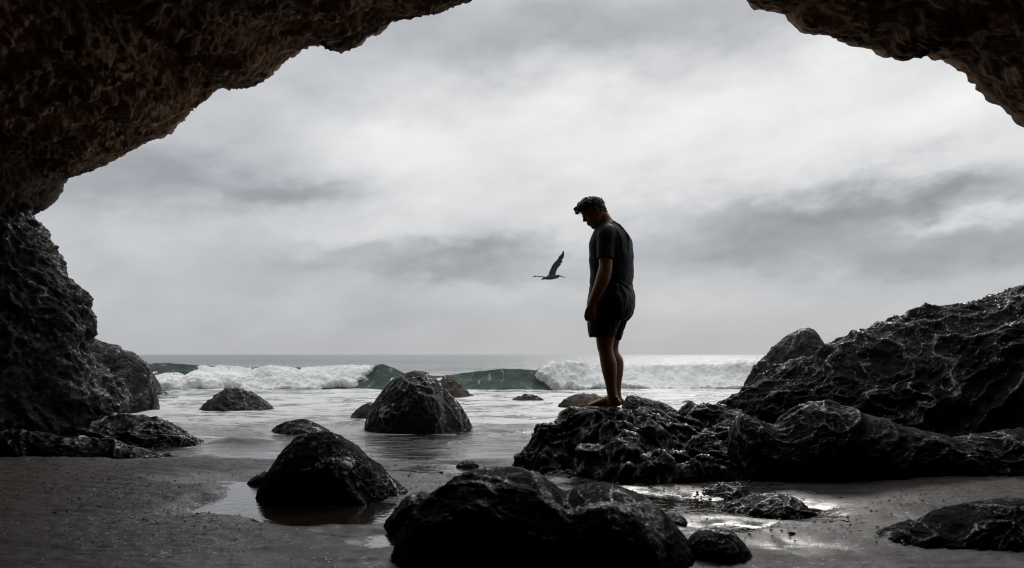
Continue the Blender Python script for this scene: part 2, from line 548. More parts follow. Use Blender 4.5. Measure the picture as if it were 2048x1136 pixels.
def build_sea():
    rows = np.concatenate([np.arange(1330, 1090, -10.0), np.arange(1090, 780, -1.2), np.arange(780, 718, -0.5), np.arange(718, 709.9, -0.25), [709.6, 709.3]])
    ys = gy(rows)
    cols = np.concatenate([np.arange(-900, -60, 20.0), np.arange(-60, 2110, 6.0), np.arange(2110, 2960, 20.0)])
    Y = np.repeat(ys[None, :], len(cols), 0)
    X = (cols[:, None] - CX) / F * Y
    Z = sea_height(X, Y)
    o = mesh_obj('sea', np.stack([X, Y, Z], -1), grid_faces(len(cols), len(rows)), M_SEA)
    # churned water round the rocks that stand in it
    wash = np.zeros(X.shape)
    for px, Yr, rx, ry in ((475, 13.2, 0.66, 0.6), (603, 9.3, 0.40, 0.38), (835, 9.55, 0.68, 0.64), (912, 16.6, 0.5, 0.45), (1055, 15.8, 0.42, 0.35), (1172, 13.4, 0.55, 0.45), (240, 8.0, 1.0, 0.6), (120, 12.3, 1.6, 1.1), (1110, 6.6, 0.4, 0.6), (1330, 7.4, 0.8, 0.5)):
        q = np.sqrt(((X - (px - CX) / F * Yr) / rx) ** 2 + ((Y - Yr) / ry) ** 2)
        wash = np.maximum(wash, np.exp(-((q - 1.0) / 0.28) ** 2))
    wash *= sstep(fbm(np.stack([X, Y, 0 * X], -1).reshape(-1, 3) * 1.6 + 7, 3), -0.25, 0.55).reshape(X.shape)
    edge = np.exp(-((Y - 6.95 - 0.12 * np.sin(X * 2.3) - 0.06 * np.sin(X * 6.1)) / 0.10) ** 2)
    wash = np.maximum(wash, 0.7 * edge)
    at_ = o.data.attributes.new('wash', 'FLOAT', 'POINT')
    at_.data.foreach_set('value', wash.astype(np.float32).ravel())
    tag(o, 'grey sea with foam streaks running to the horizon', None, None, 'structure')


M_SEA = sea_mat()
build_sea()


def wave_surface(px, v):
    """v -0.25..0 trough, 0..1 face, 1..2 back slope"""
    py = np.interp(px, CREST[:, 0], CREST[:, 1])
    zc = H - (py - HOR) / F * WAVE_Y
    wob = 0.35 * np.sin(px * 0.011) + 0.22 * np.sin(px * 0.027 + 1)
    f = np.clip(v, 0, 1)
    b = np.clip(v - 1, 0, 1)
    z = -0.05 + (zc + 0.05) * (f ** 1.15) * (1 - b) ** 1.6 - 0.10 * sstep(b, 0.3, 1)
    y = WAVE_Y - 1.0 + 1.0 * f ** 0.75 + 2.8 * b + wob + np.minimum(v, 0) * 2.4
    z = z - 0.06 * sstep(-v, 0.02, 0.25)
    x = (px - CX) / F * WAVE_Y
    return np.stack([x, y, z], -1)


def build_wave():
    root = bpy.data.objects.new('breaking_wave', None)
    COL.objects.link(root)
    loc = (0, WAVE_Y, 0)
    root.location = loc
    tag(root, 'green wave breaking into white foam across the bay', 'wave')
    px = np.arange(-250, 2350, 5.0)
    v = np.concatenate([np.linspace(-0.25, 0, 8)[:-1], np.linspace(0, 1, 40), np.linspace(1, 2, 26)[1:]])
    PX, V = np.meshgrid(px, v, indexing='ij')
    S = wave_surface(PX, V)
    P = S.reshape(-1, 3)
    S[..., 2] += (0.035 * fbm(P * (0.6, 1.5, 1.5), 4) + 0.016 * fbm(P * (2.5, 4, 5), 3)).reshape(V.shape) * sstep(V, -0.2, 0.1)
    m, T = new_mat('green_wave_water')
    g = T.n('ShaderNodeNewGeometry').outputs['Position']
    n = T.noise(T.mapping(g, scale=(0.8, 1, 2.2)), 3.0, 5, 0.65)
    hz = T.n('ShaderNodeSeparateXYZ', None, Vector=g).outputs['Z']
    col = T.mix(T.rng(n, 0.35, 0.7), (0.062, 0.094, 0.079), (0.145, 0.186, 0.164))
    lace = T.noise(T.mapping(g, scale=(1.5, 1.0, 0.55), rot=(0, 0.35, 0)), 2.6, 7, 0.72, 0.9)
    col = T.mix(T.rng(lace, 0.57, 0.68), col, (0.62, 0.66, 0.65))
    bp = T.n('ShaderNodeBump', None, Strength=0.6, Distance=0.15, Height=n)
    b = T.n('ShaderNodeBsdfPrincipled', None, Base__Color=col, Roughness=0.16, IOR=1.333, Normal=bp.outputs[0])
    tr = T.n('ShaderNodeBsdfTranslucent', None, Color=T.mix(0.5, col, (0.24, 0.35, 0.29)))
    mx = T.n('ShaderNodeMixShader', None, Fac=0.55)
    T.t.links.new(b.outputs[0], mx.inputs[1])
    T.t.links.new(tr.outputs[0], mx.inputs[2])
    T.t.links.new(mx.outputs[0], T.n('ShaderNodeOutputMaterial').inputs[0])
    o = mesh_obj('wave_face', S - np.array(loc), grid_faces(len(px), len(v)), m, root)
    o['label'] = 'translucent green wave face'
    # whitewater riding on the face
    px = np.arange(220, 1720, 1.7)
    v = np.linspace(-0.12, 1.30, 90)
    PX, V = np.meshgrid(px, v, indexing='ij')
    S = wave_surface(PX, V)
    n = grid_normals(S)
    if n[..., 2].mean() < 0:
        n = -n
    n = n * 0.45 + np.array([0, -0.60, 0.16])
    P = S.reshape(-1, 3)
    lo = np.interp(PX, [100, 480, 660, 700, 730, 765, 768, 782, 790, 860, 900, 935, 1060, 1075, 1095, 1120, 1200, 2100],
                   [.16, .12, .10, .25, .62, 1.35, 1.5, 1.5, -.1, -.1, .25, 1.5, 1.5, .70, .30, .02, .0, .0])
    hi = np.interp(PX, [100, 300, 400, 470, 540, 720, 765, 782, 790, 840, 880, 920, 935, 1060, 1120, 1180, 2100],
                   [.55, .62, .80, 1.02, 1.12, 1.15, 1.1, .30, .55, .80, .75, .45, .1, 1.05, 1.2, 1.25, 1.25])
    wob = 0.22 * fbm(P * (1.6, 2.2, 2.6), 4, 0.6).reshape(V.shape)
    mask = sstep(V + wob, lo - 0.06, lo + 0.10) * sstep(V + wob, hi + 0.06, hi - 0.10)
    lump = billow(P * (1.1, 1.3, 1.4), 4, 0.5).reshape(V.shape)
    fine = billow(P * 9, 3, 0.6).reshape(V.shape)
    big = np.where(PX > 1060, 1.35, 1.0)
    tongue = 0.35 + 1.15 * sstep(fbm(P * (0.55, 0.8, 0.8) + 3, 2).reshape(V.shape), -0.5, 0.6)
    d = mask * big * tongue * (0.06 + 0.38 * lump + 0.06 * fine) * np.where(V > 0.9, 0.6, 1.0) - 0.10 * (1 - mask)
    S = S + n * d[..., None]
    m, T = new_mat('sea_foam')
    g = T.n('ShaderNodeNewGeometry').outputs['Position']
    nn = T.noise(g, 6, 6, 0.7)
    n3 = T.noise(g, 26, 5, 0.75)
    col = T.mix(T.rng(nn, 0.36, 0.60), (0.70, 0.74, 0.73), (0.93, 0.93, 0.93))
    bp = T.n('ShaderNodeBump', None, Strength=0.45, Distance=0.05, Height=T.m('ADD', n3, nn))
    finish(T, Base__Color=col, Roughness=0.8, Normal=bp.outputs[0], Specular__IOR__Level=0.2)
    fo = mesh_obj('whitewater', S - np.array(loc), grid_faces(len(px), len(v)), m, root)
    fo['label'] = 'tumbling white foam along the wave'
    # thrown spray above the crest, uncountable droplets
    r = np.random.default_rng(3)
    T4 = np.array([(1, 1, 1), (-1, -1, 1), (-1, 1, -1), (1, -1, -1)], float) * 0.6
    ok = mask > 0.6
    idx = np.argwhere(ok)
    wgt = np.where(V[ok] > 0.75, 3.0, 0.6) * np.where(PX[ok] > 1060, 2.2, 0.7)
    pick = idx[r.choice(len(idx), 9000, p=wgt / wgt.sum())]
    base = S[pick[:, 0], pick[:, 1]] - np.array(loc)
    up = r.exponential(0.055, 9000) * np.where(PX[pick[:, 0], 0] > 1060, 1.5, 0.8)
    base = base + np.stack([r.normal(0, 0.05, 9000), r.normal(-0.03, 0.06, 9000), up], -1)
    size = r.uniform(0.005, 0.016, 9000) * np.exp(-up * 3)
    vv = base[:, None, :] + T4[None] * size[:, None, None]
    ff = np.array([(0, 1, 2), (0, 3, 1), (0, 2, 3), (1, 3, 2)])
    ff = (ff[None] + 4 * np.arange(9000)[:, None, None]).reshape(-1, 3)
    sp = mesh_obj('spray', vv.reshape(-1, 3), ff, m, root, smooth=False)
    sp['kind'] = 'stuff'


build_wave()

# ---------------------------------------------------------------- cave
SEED = [0]


def cave_noise(P):
    q = P + np.stack([fbm(P * 0.7 + 5, 2), fbm(P * 0.7 + 11, 2), fbm(P * 0.7 + 23, 2)], -1) * 0.35
    big = fbm(q * 0.55, 3) * 0.20
    # beds dip towards the left, so the relief runs in slanting bands
    c, s = math.cos(0.62), math.sin(0.62)
    st = np.stack([q[:, 0] * c + q[:, 2] * s, q[:, 1], -q[:, 0] * s + q[:, 2] * c], -1)
    beds = (ridged(st * (1.2, 1.7, 4.4), 4, sharp=1.6) - 0.35) * 0.11
    pits = (billow(P * 4.2, 5, 0.66) - 0.25) * 0.20
    fine = fbm(P * 30, 3, 0.6) * 0.014
    return big + beds + pits, fine


MOUTH = [  # photo column, row, distance of the rim
    (-60, 1000, 9.2), (-30, 800, 9.1), (0, 620, 9.0), (30, 500, 8.9), (62, 436, 8.8), (84, 412, 8.7), (108, 380, 8.6), (128, 350, 8.5), (165, 338, 8.45), (205, 322, 8.4), (250, 295, 8.3), (298, 268, 8.2),
    (328, 260, 8.2), (350, 245, 8.1), (388, 216, 8.0), (418, 182, 7.9), (448, 168, 7.9), (482, 172, 7.85), (512, 162, 7.8), (560, 124, 7.7), (602, 94, 7.6),
    (640, 85, 7.5), (665, 95, 7.5), (692, 100, 7.45), (716, 92, 7.4), (742, 72, 7.4), (790, 48, 7.3), (860, 33, 7.2), (905, 14, 7.2), (945, -4, 7.1),
    (1020, -50, 7.0), (1150, -95, 6.9), (1300, -85, 6.8), (1420, -40, 6.8), (1505, 0, 6.8), (1545, 9, 6.8), (1582, 18, 6.8), (1612, 46, 6.8), (1636, 58, 6.8),
    (1680, 68, 6.8), (1740, 86, 6.8), (1780, 103, 6.75), (1810, 111, 6.75), (1840, 106, 6.7), (1868, 104, 6.7), (1902, 117, 6.7), (1950, 152, 6.7), (2000, 194, 6.7),
    (2048, 233, 6.7), (2120, 300, 6.8), (2200, 400, 6.9), (2270, 540, 7.0), (2330, 750, 7.1), (2380, 1000, 7.2)]


def build_cave():
    # the roof reaches out furthest at the left wall; over the middle and right it ends closer to the camera
    pts = np.array([at(a, b, float(np.interp(a, [-60, 128, 420, 945, 1300, 1700, 2380], [9.2, 8.5, 7.0, 5.5, 5.2, 5.0, 5.4]))) for a, b, _ in MOUTH])
    C = smooth_curve(pts, 660)
    ax = np.array([0.0, 0.3])
    rows = []
    # outside cliff face, rim, then the vault running back over the camera and closing behind it
    for yb in np.linspace(-7.5, 4.5, 14):
        d = C[:, [0, 2]] - ax
        L = np.linalg.norm(d, axis=1, keepdims=True)
        q = ax + d * (1 + 4.0 / L)
        rows.append(np.stack([q[:, 0], np.full(len(C), yb), q[:, 1]], -1))
    for s in np.concatenate([np.geomspace(4.0, 0.12, 26), [0.06]]):
        d = C[:, [0, 2]] - ax
        L = np.linalg.norm(d, axis=1, keepdims=True)
        q = ax + d * (1 + s / L)
        rows.append(np.stack([q[:, 0], C[:, 1] + 0.10 + 0.55 * (1 - math.exp(-s * 0.8)) + 0.16 * s, q[:, 1]], -1))
    back = np.concatenate([np.arange(0, 4.6, 0.020), np.arange(4.65, 9, 0.12), np.arange(9, 14.6, 0.4)])
    for s in back:
        k = 1 - 0.045 * s
        if s > 9:
            k *= max(0.04, math.cos((s - 9) / 5.6 * math.pi / 2))
        q = ax + (C[:, [0, 2]] - ax) * k
        rim = 0.16 * math.exp(-s * 9)
        rows.append(np.stack([q[:, 0] * (1 + 0.0 * rim), C[:, 1] - s, q[:, 1] + 0.0 * rim], -1))
    V = np.stack(rows, 1)
    n = grid_normals(V)
    # inward = towards the axis of the cave
    cen = np.stack([np.full(V.shape[:2], 0.0), V[..., 1], np.full(V.shape[:2], 0.6)], -1)
    if np.sum(n * (cen - V)) < 0:
        n = -n
    srow = np.concatenate([np.full(14, 9.0), np.geomspace(4.0, 0.12, 26), [0.06], back])
    calm = 1 - 0.74 * np.exp(-srow * 1.9)              # the rim is worn smoother than the vault
    broad, fine = (q.reshape(V.shape[0], V.shape[1]) for q in cave_noise(V.reshape(-1, 3)))
    V = V + n * (broad * calm[None] + fine)[..., None]
    o = mesh_obj('cave', V, grid_faces(*V.shape[:2]), M_ROOF)
    tag(o, 'rough brown rock vault arching over the beach', None, None, 'structure')


build_cave()


def knobbly(scale=1.0, amp=1.0):
    def fn(P):
        q = P * scale
        w = q + 0.25 * np.stack([fbm(q * 1.5 + 3, 2), fbm(q * 1.5 + 7, 2), fbm(q * 1.5 + 13, 2)], -1)
        return amp * (0.09 * fbm(q * 0.8, 3) + 0.10 * (0.40 - worley(w * 3.2)) + 0.085 * crests(w * 3.6, 4, 0.55) + 0.07 * (0.3 - billow(w * 9, 3, 0.6)) + 0.014 * fbm(q * 26, 2, 0.6))
    return fn


def build_left_wall():
    prof = [(-140, 150), (-80, 215), (-30, 290), (-6, 345), (18, 396), (42, 428), (70, 466), (84, 500), (90, 534), (114, 568), (138, 598), (150, 638), (146, 672), (146, 700), (172, 745), (210, 790), (215, 830), (210, 870), (205, 905)]
    Y = 8.0
    C = smooth_curve([at(a, b, Y)[[0, 2]] for a, b in prof], 240)
    th = np.linspace(-1.95 * math.pi / 2, 0.9 * math.pi / 2, 310)
    xc, yc = -6.4, 8.15
    rows = []
    for X, Z in C:
        rx = X - xc
        lean = 0.25 * sstep(Z, 1.6, -0.1)
        rows.append(np.stack([xc + rx * np.cos(th), yc + (0.85 + lean + 0.14 * rx) * np.sin(th), np.full_like(th, Z)], -1))
    V = np.stack(rows, 0)
    V = displaced(V, knobbly(1.0, 1.0), (xc, yc, 1))
    o = mesh_obj('cave_wall', V, grid_faces(*V.shape[:2]), M_CAVE)
    set_ridge(o, RIDGE[0])
    tag(o, 'knobbly dark rock wall at the left foot of the cave arch', None, None, 'structure')


build_left_wall()


# ---------------------------------------------------------------- rocks
def wet_ridges(scale=1.0, amp=1.0, size=1.0, kn=0.05):
    def fn(P):
        q = P * scale
        w = q + 0.30 * np.stack([fbm(q * 1.2 + 3, 2), fbm(q * 1.2 + 7, 2), fbm(q * 1.2 + 13, 2)], -1)
        return amp * (0.09 * size * fbm(q * 0.9, 3) + 0.16 * crests(w * (1.9, 1.9, 2.5), 4, 0.45)) + knobs(P, kn, 0.45)
    return fn


def knobs(P, kn, k):
    """barnacle-sized relief: pimples and short creases about kn metres apart"""
    w = P + 0.3 * kn * np.stack([fbm(P / kn * 0.5 + 3, 2), fbm(P / kn * 0.5 + 7, 2), fbm(P / kn * 0.5 + 13, 2)], -1)
    return kn * k * (0.30 * (0.45 - worley(w / kn)) + 0.34 * (ridged(w / kn * 0.42, 3, 0.55, sharp=1.6) - 0.35) + 0.10 * fbm(P / kn * 2.4, 2))


def worn(scale=1.0, amp=1.0, kn=0.05, kk=1.0):
    """rounded, sea-worn: broad swellings, a few sharp creases, beaded small relief"""
    def fn(P):
        q = P * scale
        w = q + 0.30 * np.stack([fbm(q * 1.2 + 3, 2), fbm(q * 1.2 + 7, 2), fbm(q * 1.2 + 13, 2)], -1)
        where = sstep(fbm(q * 1.3 + 31, 2), -0.40, 0.35)
        big = amp * (0.055 * fbm(q * 0.9, 3) + (0.050 + 0.060 * where) * crests(w * 2.1, 4, 0.50, 0.05))
        return big + knobs(P, kn, kk * (0.28 + 0.35 * where))
    return fn


def dome(name, outline, Y, depth, mat, label, fn=None, nu=150, nv=110, plan=2.0, lean=0.0, zb=-0.12, cat='rock', group=None, pw=0.85, taper=0.35, back=None):
    """a rock whose skyline follows the outline (photo columns and rows) at distance Y and which is `depth` deep either way"""
    pts = np.array([at(a, b, Y)[[0, 2]] for a, b in outline])
    pts[:, 1] = np.maximum(pts[:, 1], zb + 0.005)
    pts = np.vstack([[pts[0, 0] - 0.004, zb], pts, [pts[-1, 0] + 0.004, zb]])
    C = smooth_curve(pts, nu)
    C[:, 0] = np.maximum.accumulate(C[:, 0])
    C[:, 1] = np.maximum(C[:, 1], zb)
    xm = 0.5 * (C[0, 0] + C[-1, 0])
    hw = 0.5 * (C[-1, 0] - C[0, 0])
    t = np.clip(np.abs((C[:, 0] - xm) / hw), 0, 1)
    pl = np.maximum(1 - t ** plan, 0.0) ** (1 / plan)
    hh = C[:, 1] - zb
    d = depth * np.maximum(pl, 0.03) * (1 - taper + taper * hh / hh.max())
    v = np.linspace(0, math.pi, nv)
    cv, sv = np.cos(v), np.sin(v)
    yy = np.where(cv > 0, -d[:, None] * cv ** 0.95 if False else -d[:, None] * np.abs(cv), (back or 1.0) * d[:, None] * np.abs(cv))
    zz = zb + hh[:, None] * sv[None] ** pw
    V = np.stack([np.repeat(C[:, 0:1], nv, 1), Y + yy + lean * (zz - zb), zz], -1)
    fn = fn or wet_ridges()
    SEED[0] += 1
    off = np.array([SEED[0] * 3.17, SEED[0] * 1.31, SEED[0] * 7.7])
    
    def level(P):          # keep the skyline on the outline
        d = fn(P + off)
        return d - d.mean() - 0.35 * d.std()
    V = displaced(V, level, (xm, Y, zb))
    o = mesh_obj(name, V, grid_faces(nu, nv), mat, loc=(xm, Y, 0.0))
    set_ridge(o, RIDGE[0])
    tag(o, label, cat, group)
    return o


def small(s, kn=0.05, kk=1.0):      # relief for a rock of about s metres
    return worn(0.75 / s, 0.62 * s, kn, kk)


# left side
dome('rock_mass', [(-260, 600), (-60, 630), (60, 650), (130, 662), (180, 676), (215, 683), (250, 698), (278, 716), (297, 742), (300, 775), (292, 810), (285, 828)], 12.3, 0.9, M_WALL,
     'rugged brown and black rock at the waterline behind the left cave wall', knobbly(0.9, 0.8), 200, 150, plan=4)
dome('rock', [(270, 745), (296, 742), (308, 758), (318, 777), (338, 790)], 17.0, 0.4, M_WALL, 'small pointed rock at the seaward tip of the left shore', small(0.6), 70, 50)
dome('rock_ledge', [(-60, 850), (40, 846), (100, 838), (170, 830), (240, 828), (300, 834), (345, 848), (378, 868), (408, 893)], 8.0, 0.50, M_WET, 'long low wet black ledge below the left cave wall, the upper one',
     wet_ridges(1.5, 0.5), 260, 150, plan=3)
dome('rock_ledge', [(-260, 890), (-100, 876), (0, 868), (60, 864), (120, 866), (200, 878), (275, 892), (335, 905), (386, 922)], 7.05, 0.32, M_WET, 'low wet black ledge tapering over the left edge of the sand',
     wet_ridges(1.5, 0.5), 280, 150, plan=3)
# rocks standing in the water
dome('boulder', [(398, 821), (414, 806), (440, 788), (462, 776), (490, 781), (520, 797), (551, 822)], 13.2, 0.55, M_WALL, 'low rounded brown-black boulder alone in the surf at left', small(0.8, 0.10, 2.2), 150, 110)
dome('boulder', [(538, 867), (558, 850), (580, 842), (606, 840), (636, 850), (668, 869)], 9.3, 0.34, M_WET2, 'flat wet boulder in the shallows behind the domed boulder', small(0.5), 130, 90)
dome('boulder', [(724, 862), (731, 828), (752, 793), (786, 756), (822, 741), (850, 741), (872, 756), (896, 786), (920, 816), (936, 846), (944, 870)], 9.55, 0.58, M_WET,
     'tall cone-shaped wet black boulder standing in the shallow water', small(0.95, 0.07), 240, 180, plan=2.4)
dome('rock', [(868, 800), (878, 762), (895, 754), (912, 758), (931, 778), (953, 799)], 16.6, 0.4, M_BROWN, 'brown rock in the surf just right of the cone-shaped boulder', small(0.7, 0.12, 2.2), 90, 60)
dome('rock', [(698, 838), (711, 821), (726, 810), (744, 806), (762, 839)], 11.4, 0.25, M_WALL, 'small rock touching the left side of the cone-shaped boulder', small(0.35), 70, 50)
dome('rock', [(1018, 804), (1028, 797), (1040, 794), (1055, 787), (1076, 793), (1093, 804)], 15.8, 0.28, M_WALL, 'small jagged rock in the surf left of the standing man', small(0.5, 0.11, 2.2), 80, 50)
dome('rock', [(1114, 818), (1128, 801), (1150, 790), (1175, 787), (1205, 795), (1232, 818)], 13.4, 0.4, M_BROWN, 'brown rock in the water just behind the man\'s toes', small(0.6, 0.10, 2.2), 100, 70)
dome('rock', [(1238, 840), (1250, 800), (1264, 790), (1282, 795), (1310, 801), (1338, 812), (1372, 840)], 8.9, 0.35, M_WET, 'wet black rock behind the man\'s heels', small(0.5), 130, 90)
dome('rock', [(1360, 806), (1374, 800), (1390, 806)], 15.2, 0.14, M_WALL, 'tiny rock awash in the surf beyond the right outcrop', small(0.25), 40, 30)
# foreground
dome('boulder', [(512, 1010), (520, 985), (529, 958), (550, 928), (580, 893), (610, 875), (645, 869), (690, 877), (724, 898), (758, 934), (790, 962), (826, 992)], 5.15, 0.44, M_WET2,
     'smooth domed black boulder in a puddle on the sand', small(0.72, 0.042), 240, 190, plan=2.3)
dome('rock', [(484, 982), (498, 962), (520, 948), (546, 945), (566, 985)], 5.6, 0.12, M_WET, 'small wet rock at the left foot of the domed boulder', small(0.2), 70, 50, zb=-0.06)
dome('boulder', [(778, 1260), (784, 1130), (797, 1064), (830, 1008), (880, 968), (940, 945), (1000, 938), (1060, 944), (1098, 962), (1130, 984), (1162, 974), (1210, 971), (1262, 985), (1312, 1016), (1348, 1056),
                 (1380, 1094), (1408, 1140), (1440, 1260)], 3.45, 0.46, M_WET2, 'largest black boulder in the foreground with two humps', small(0.78, 0.032), 290, 200, plan=3)
dome('rock', [(752, 1078), (772, 1034), (800, 1000), (832, 985), (862, 992), (900, 1085)], 4.15, 0.2, M_WET, 'rock tucked against the left side of the two-humped foreground boulder', small(0.3), 90, 70, zb=-0.06)
dome('boulder', [(1350, 1150), (1364, 1100), (1386, 1070), (1420, 1057), (1460, 1064), (1491, 1090), (1512, 1126), (1528, 1180)], 3.42, 0.18, M_WET, 'small wet boulder right of the two-humped foreground boulder', small(0.32, 0.03), 130, 90, zb=-0.06)
dome('rock', [(1312, 1058), (1328, 1034), (1350, 1028), (1372, 1038), (1392, 1060)], 4.25, 0.12, M_WET, 'small rock on the sand behind the right hump of the foreground boulder', small(0.18), 80, 60, zb=-0.05)
dome('boulder', [(1748, 1110), (1772, 1072), (1800, 1054), (1838, 1046), (1872, 1051), (1902, 1030), (1950, 1012), (2000, 1004), (2060, 1002), (2140, 1015), (2220, 1060), (2280, 1120)], 3.72, 0.38, M_WET2,
     'dark boulder on the sand in the bottom right corner', small(0.5, 0.035), 220, 140, plan=3, zb=-0.06)
dome('rock', [(1424, 1048), (1448, 1014), (1498, 996), (1550, 989), (1592, 996), (1622, 1016), (1662, 1046)], 4.62, 0.26, M_WET, 'flat shiny wet rock lying on the sand below the outcrop', wet_ridges(2.6, 0.16), 170, 120, zb=-0.05)
dome('rock', [(1336, 1008), (1370, 985), (1410, 976), (1450, 968), (1490, 976), (1530, 1000)], 5.15, 0.20, M_WET, 'low jagged rock between the outcrop and the flat shiny rock', wet_ridges(2.4, 0.24), 150, 100, zb=-0.05)
dome('stone', [(906, 938), (918, 926), (938, 920), (954, 927), (966, 938)], 6.42, 0.09, M_WET, 'small dark stone on the sand at the water edge in the middle', small(0.14), 60, 40, zb=-0.04)


def stones():
    """three loose stones before the ledge, each its own shape"""
    r = random.Random(4)
    protos = []
    for k in range(3):
        th = np.linspace(0, 2 * math.pi, 26)
        ph = np.linspace(-math.pi / 2, math.pi / 2, 15)
        A, B = np.meshgrid(th, ph, indexing='ij')
        V = np.stack([np.cos(B) * np.cos(A) * 1.3, np.cos(B) * np.sin(A), np.sin(B) * 0.62], -1)
        P = V.reshape(-1, 3) + k * 5.3
        V = V * (1 + 0.25 * fbm(P * 1.1, 3) + 0.55 * crests(P * 1.6, 3, 0.5)).reshape(A.shape)[..., None]
        V[-1] = V[0]
        me = mesh_obj('stone', V, grid_faces(26, 15), M_WET)
        set_ridge(me, RIDGE[0])
        protos.append(me)
    spots = ((1072, 948, .050, 'leftmost of three low wet stones on the sand before the man\'s ledge'), (1118, 944, .065, 'middle of three low wet stones on the sand before the man\'s ledge'),
             (1172, 955, .045, 'rightmost of three low wet stones on the sand before the man\'s ledge'))
    for n, (px, py, sc, label) in enumerate(spots):
        Y = gy(py, H - 0.03)
        X = (px - CX) / F * Y
        o = protos[n]
        o.location = (X, Y, float(ground_height(np.array([X]), np.array([Y]))[0]) - sc * 0.05)
        o.rotation_euler = (0, 0, r.uniform(0, 6.28))
        o.scale = (sc * r.uniform(1.0, 1.5), sc * r.uniform(.8, 1.2), sc * r.uniform(.6, .9))
        tag(o, label, 'stone', 'low stones before the ledge')


stones()


# right outcrop: big mass, hump, pinnacle, and the ledge the man stands on
def slant(scale=1.0, amp=1.0):
    """ridges that run down to the left like folded, water-worn rock"""
    def fn(P):
        q = P * scale
        w = q + 0.20 * np.stack([fbm(q * 1.3 + 3, 3), fbm(q * 1.3 + 7, 3), fbm(q * 1.3 + 13, 3)], -1)
        c, s = math.cos(0.55), math.sin(0.55)
        st = np.stack([w[:, 0] * c + w[:, 2] * s, w[:, 1], -w[:, 0] * s + w[:, 2] * c], -1)
        broad = amp * (0.10 * fbm(q * 0.7, 2) + 0.13 * (ridged(st * (0.7, 1.0, 1.8), 3, 0.5, sharp=1.4) - 0.4))
        return broad + amp * 0.15 * crests(st * (1.7, 2.4, 3.0), 4, 0.52, 0.040) + knobs(P, 0.065, 0.60)
    return fn


dome('rock_outcrop', [(1380, 845), (1405, 812), (1440, 792), (1475, 778), (1505, 762), (1560, 744), (1640, 716), (1700, 688), (1760, 668), (1830, 642), (1880, 626), (1930, 620), (1985, 615), (2048, 588), (2140, 535),
                      (2240, 500), (2340, 560), (2420, 760)], 7.3, 1.35, M_MASS, 'large black rock outcrop rising to the right edge', slant(1.0, 0.85), 470, 300, plan=3.2, pw=0.95, lean=0.10)
dome('rock_outcrop', [(1436, 990), (1458, 890), (1472, 845), (1490, 828), (1520, 838), (1552, 848), (1584, 826), (1622, 811), (1680, 818), (1740, 836), (1800, 852), (1870, 866), (1960, 868), (2080, 856), (2200, 880), (2300, 990)], 5.72, 0.44, M_MASS,
     'low dark hump in front of the large right outcrop with a shiny wet top', worn(1.0, 0.7), 360, 220, plan=3.4, pw=0.7)
dome('rock_outcrop', [(1478, 800), (1492, 770), (1506, 738), (1538, 708), (1554, 686), (1576, 668), (1606, 656), (1630, 662), (1648, 688), (1690, 720), (1740, 770)], 9.6, 0.5, M_WALL,
     'rounded brownish pinnacle behind the large right outcrop', small(0.8, 0.08, 2.2), 170, 120)

MAN_Y = 6.5
FEET_Z = at(1210, 813, MAN_Y)[2]


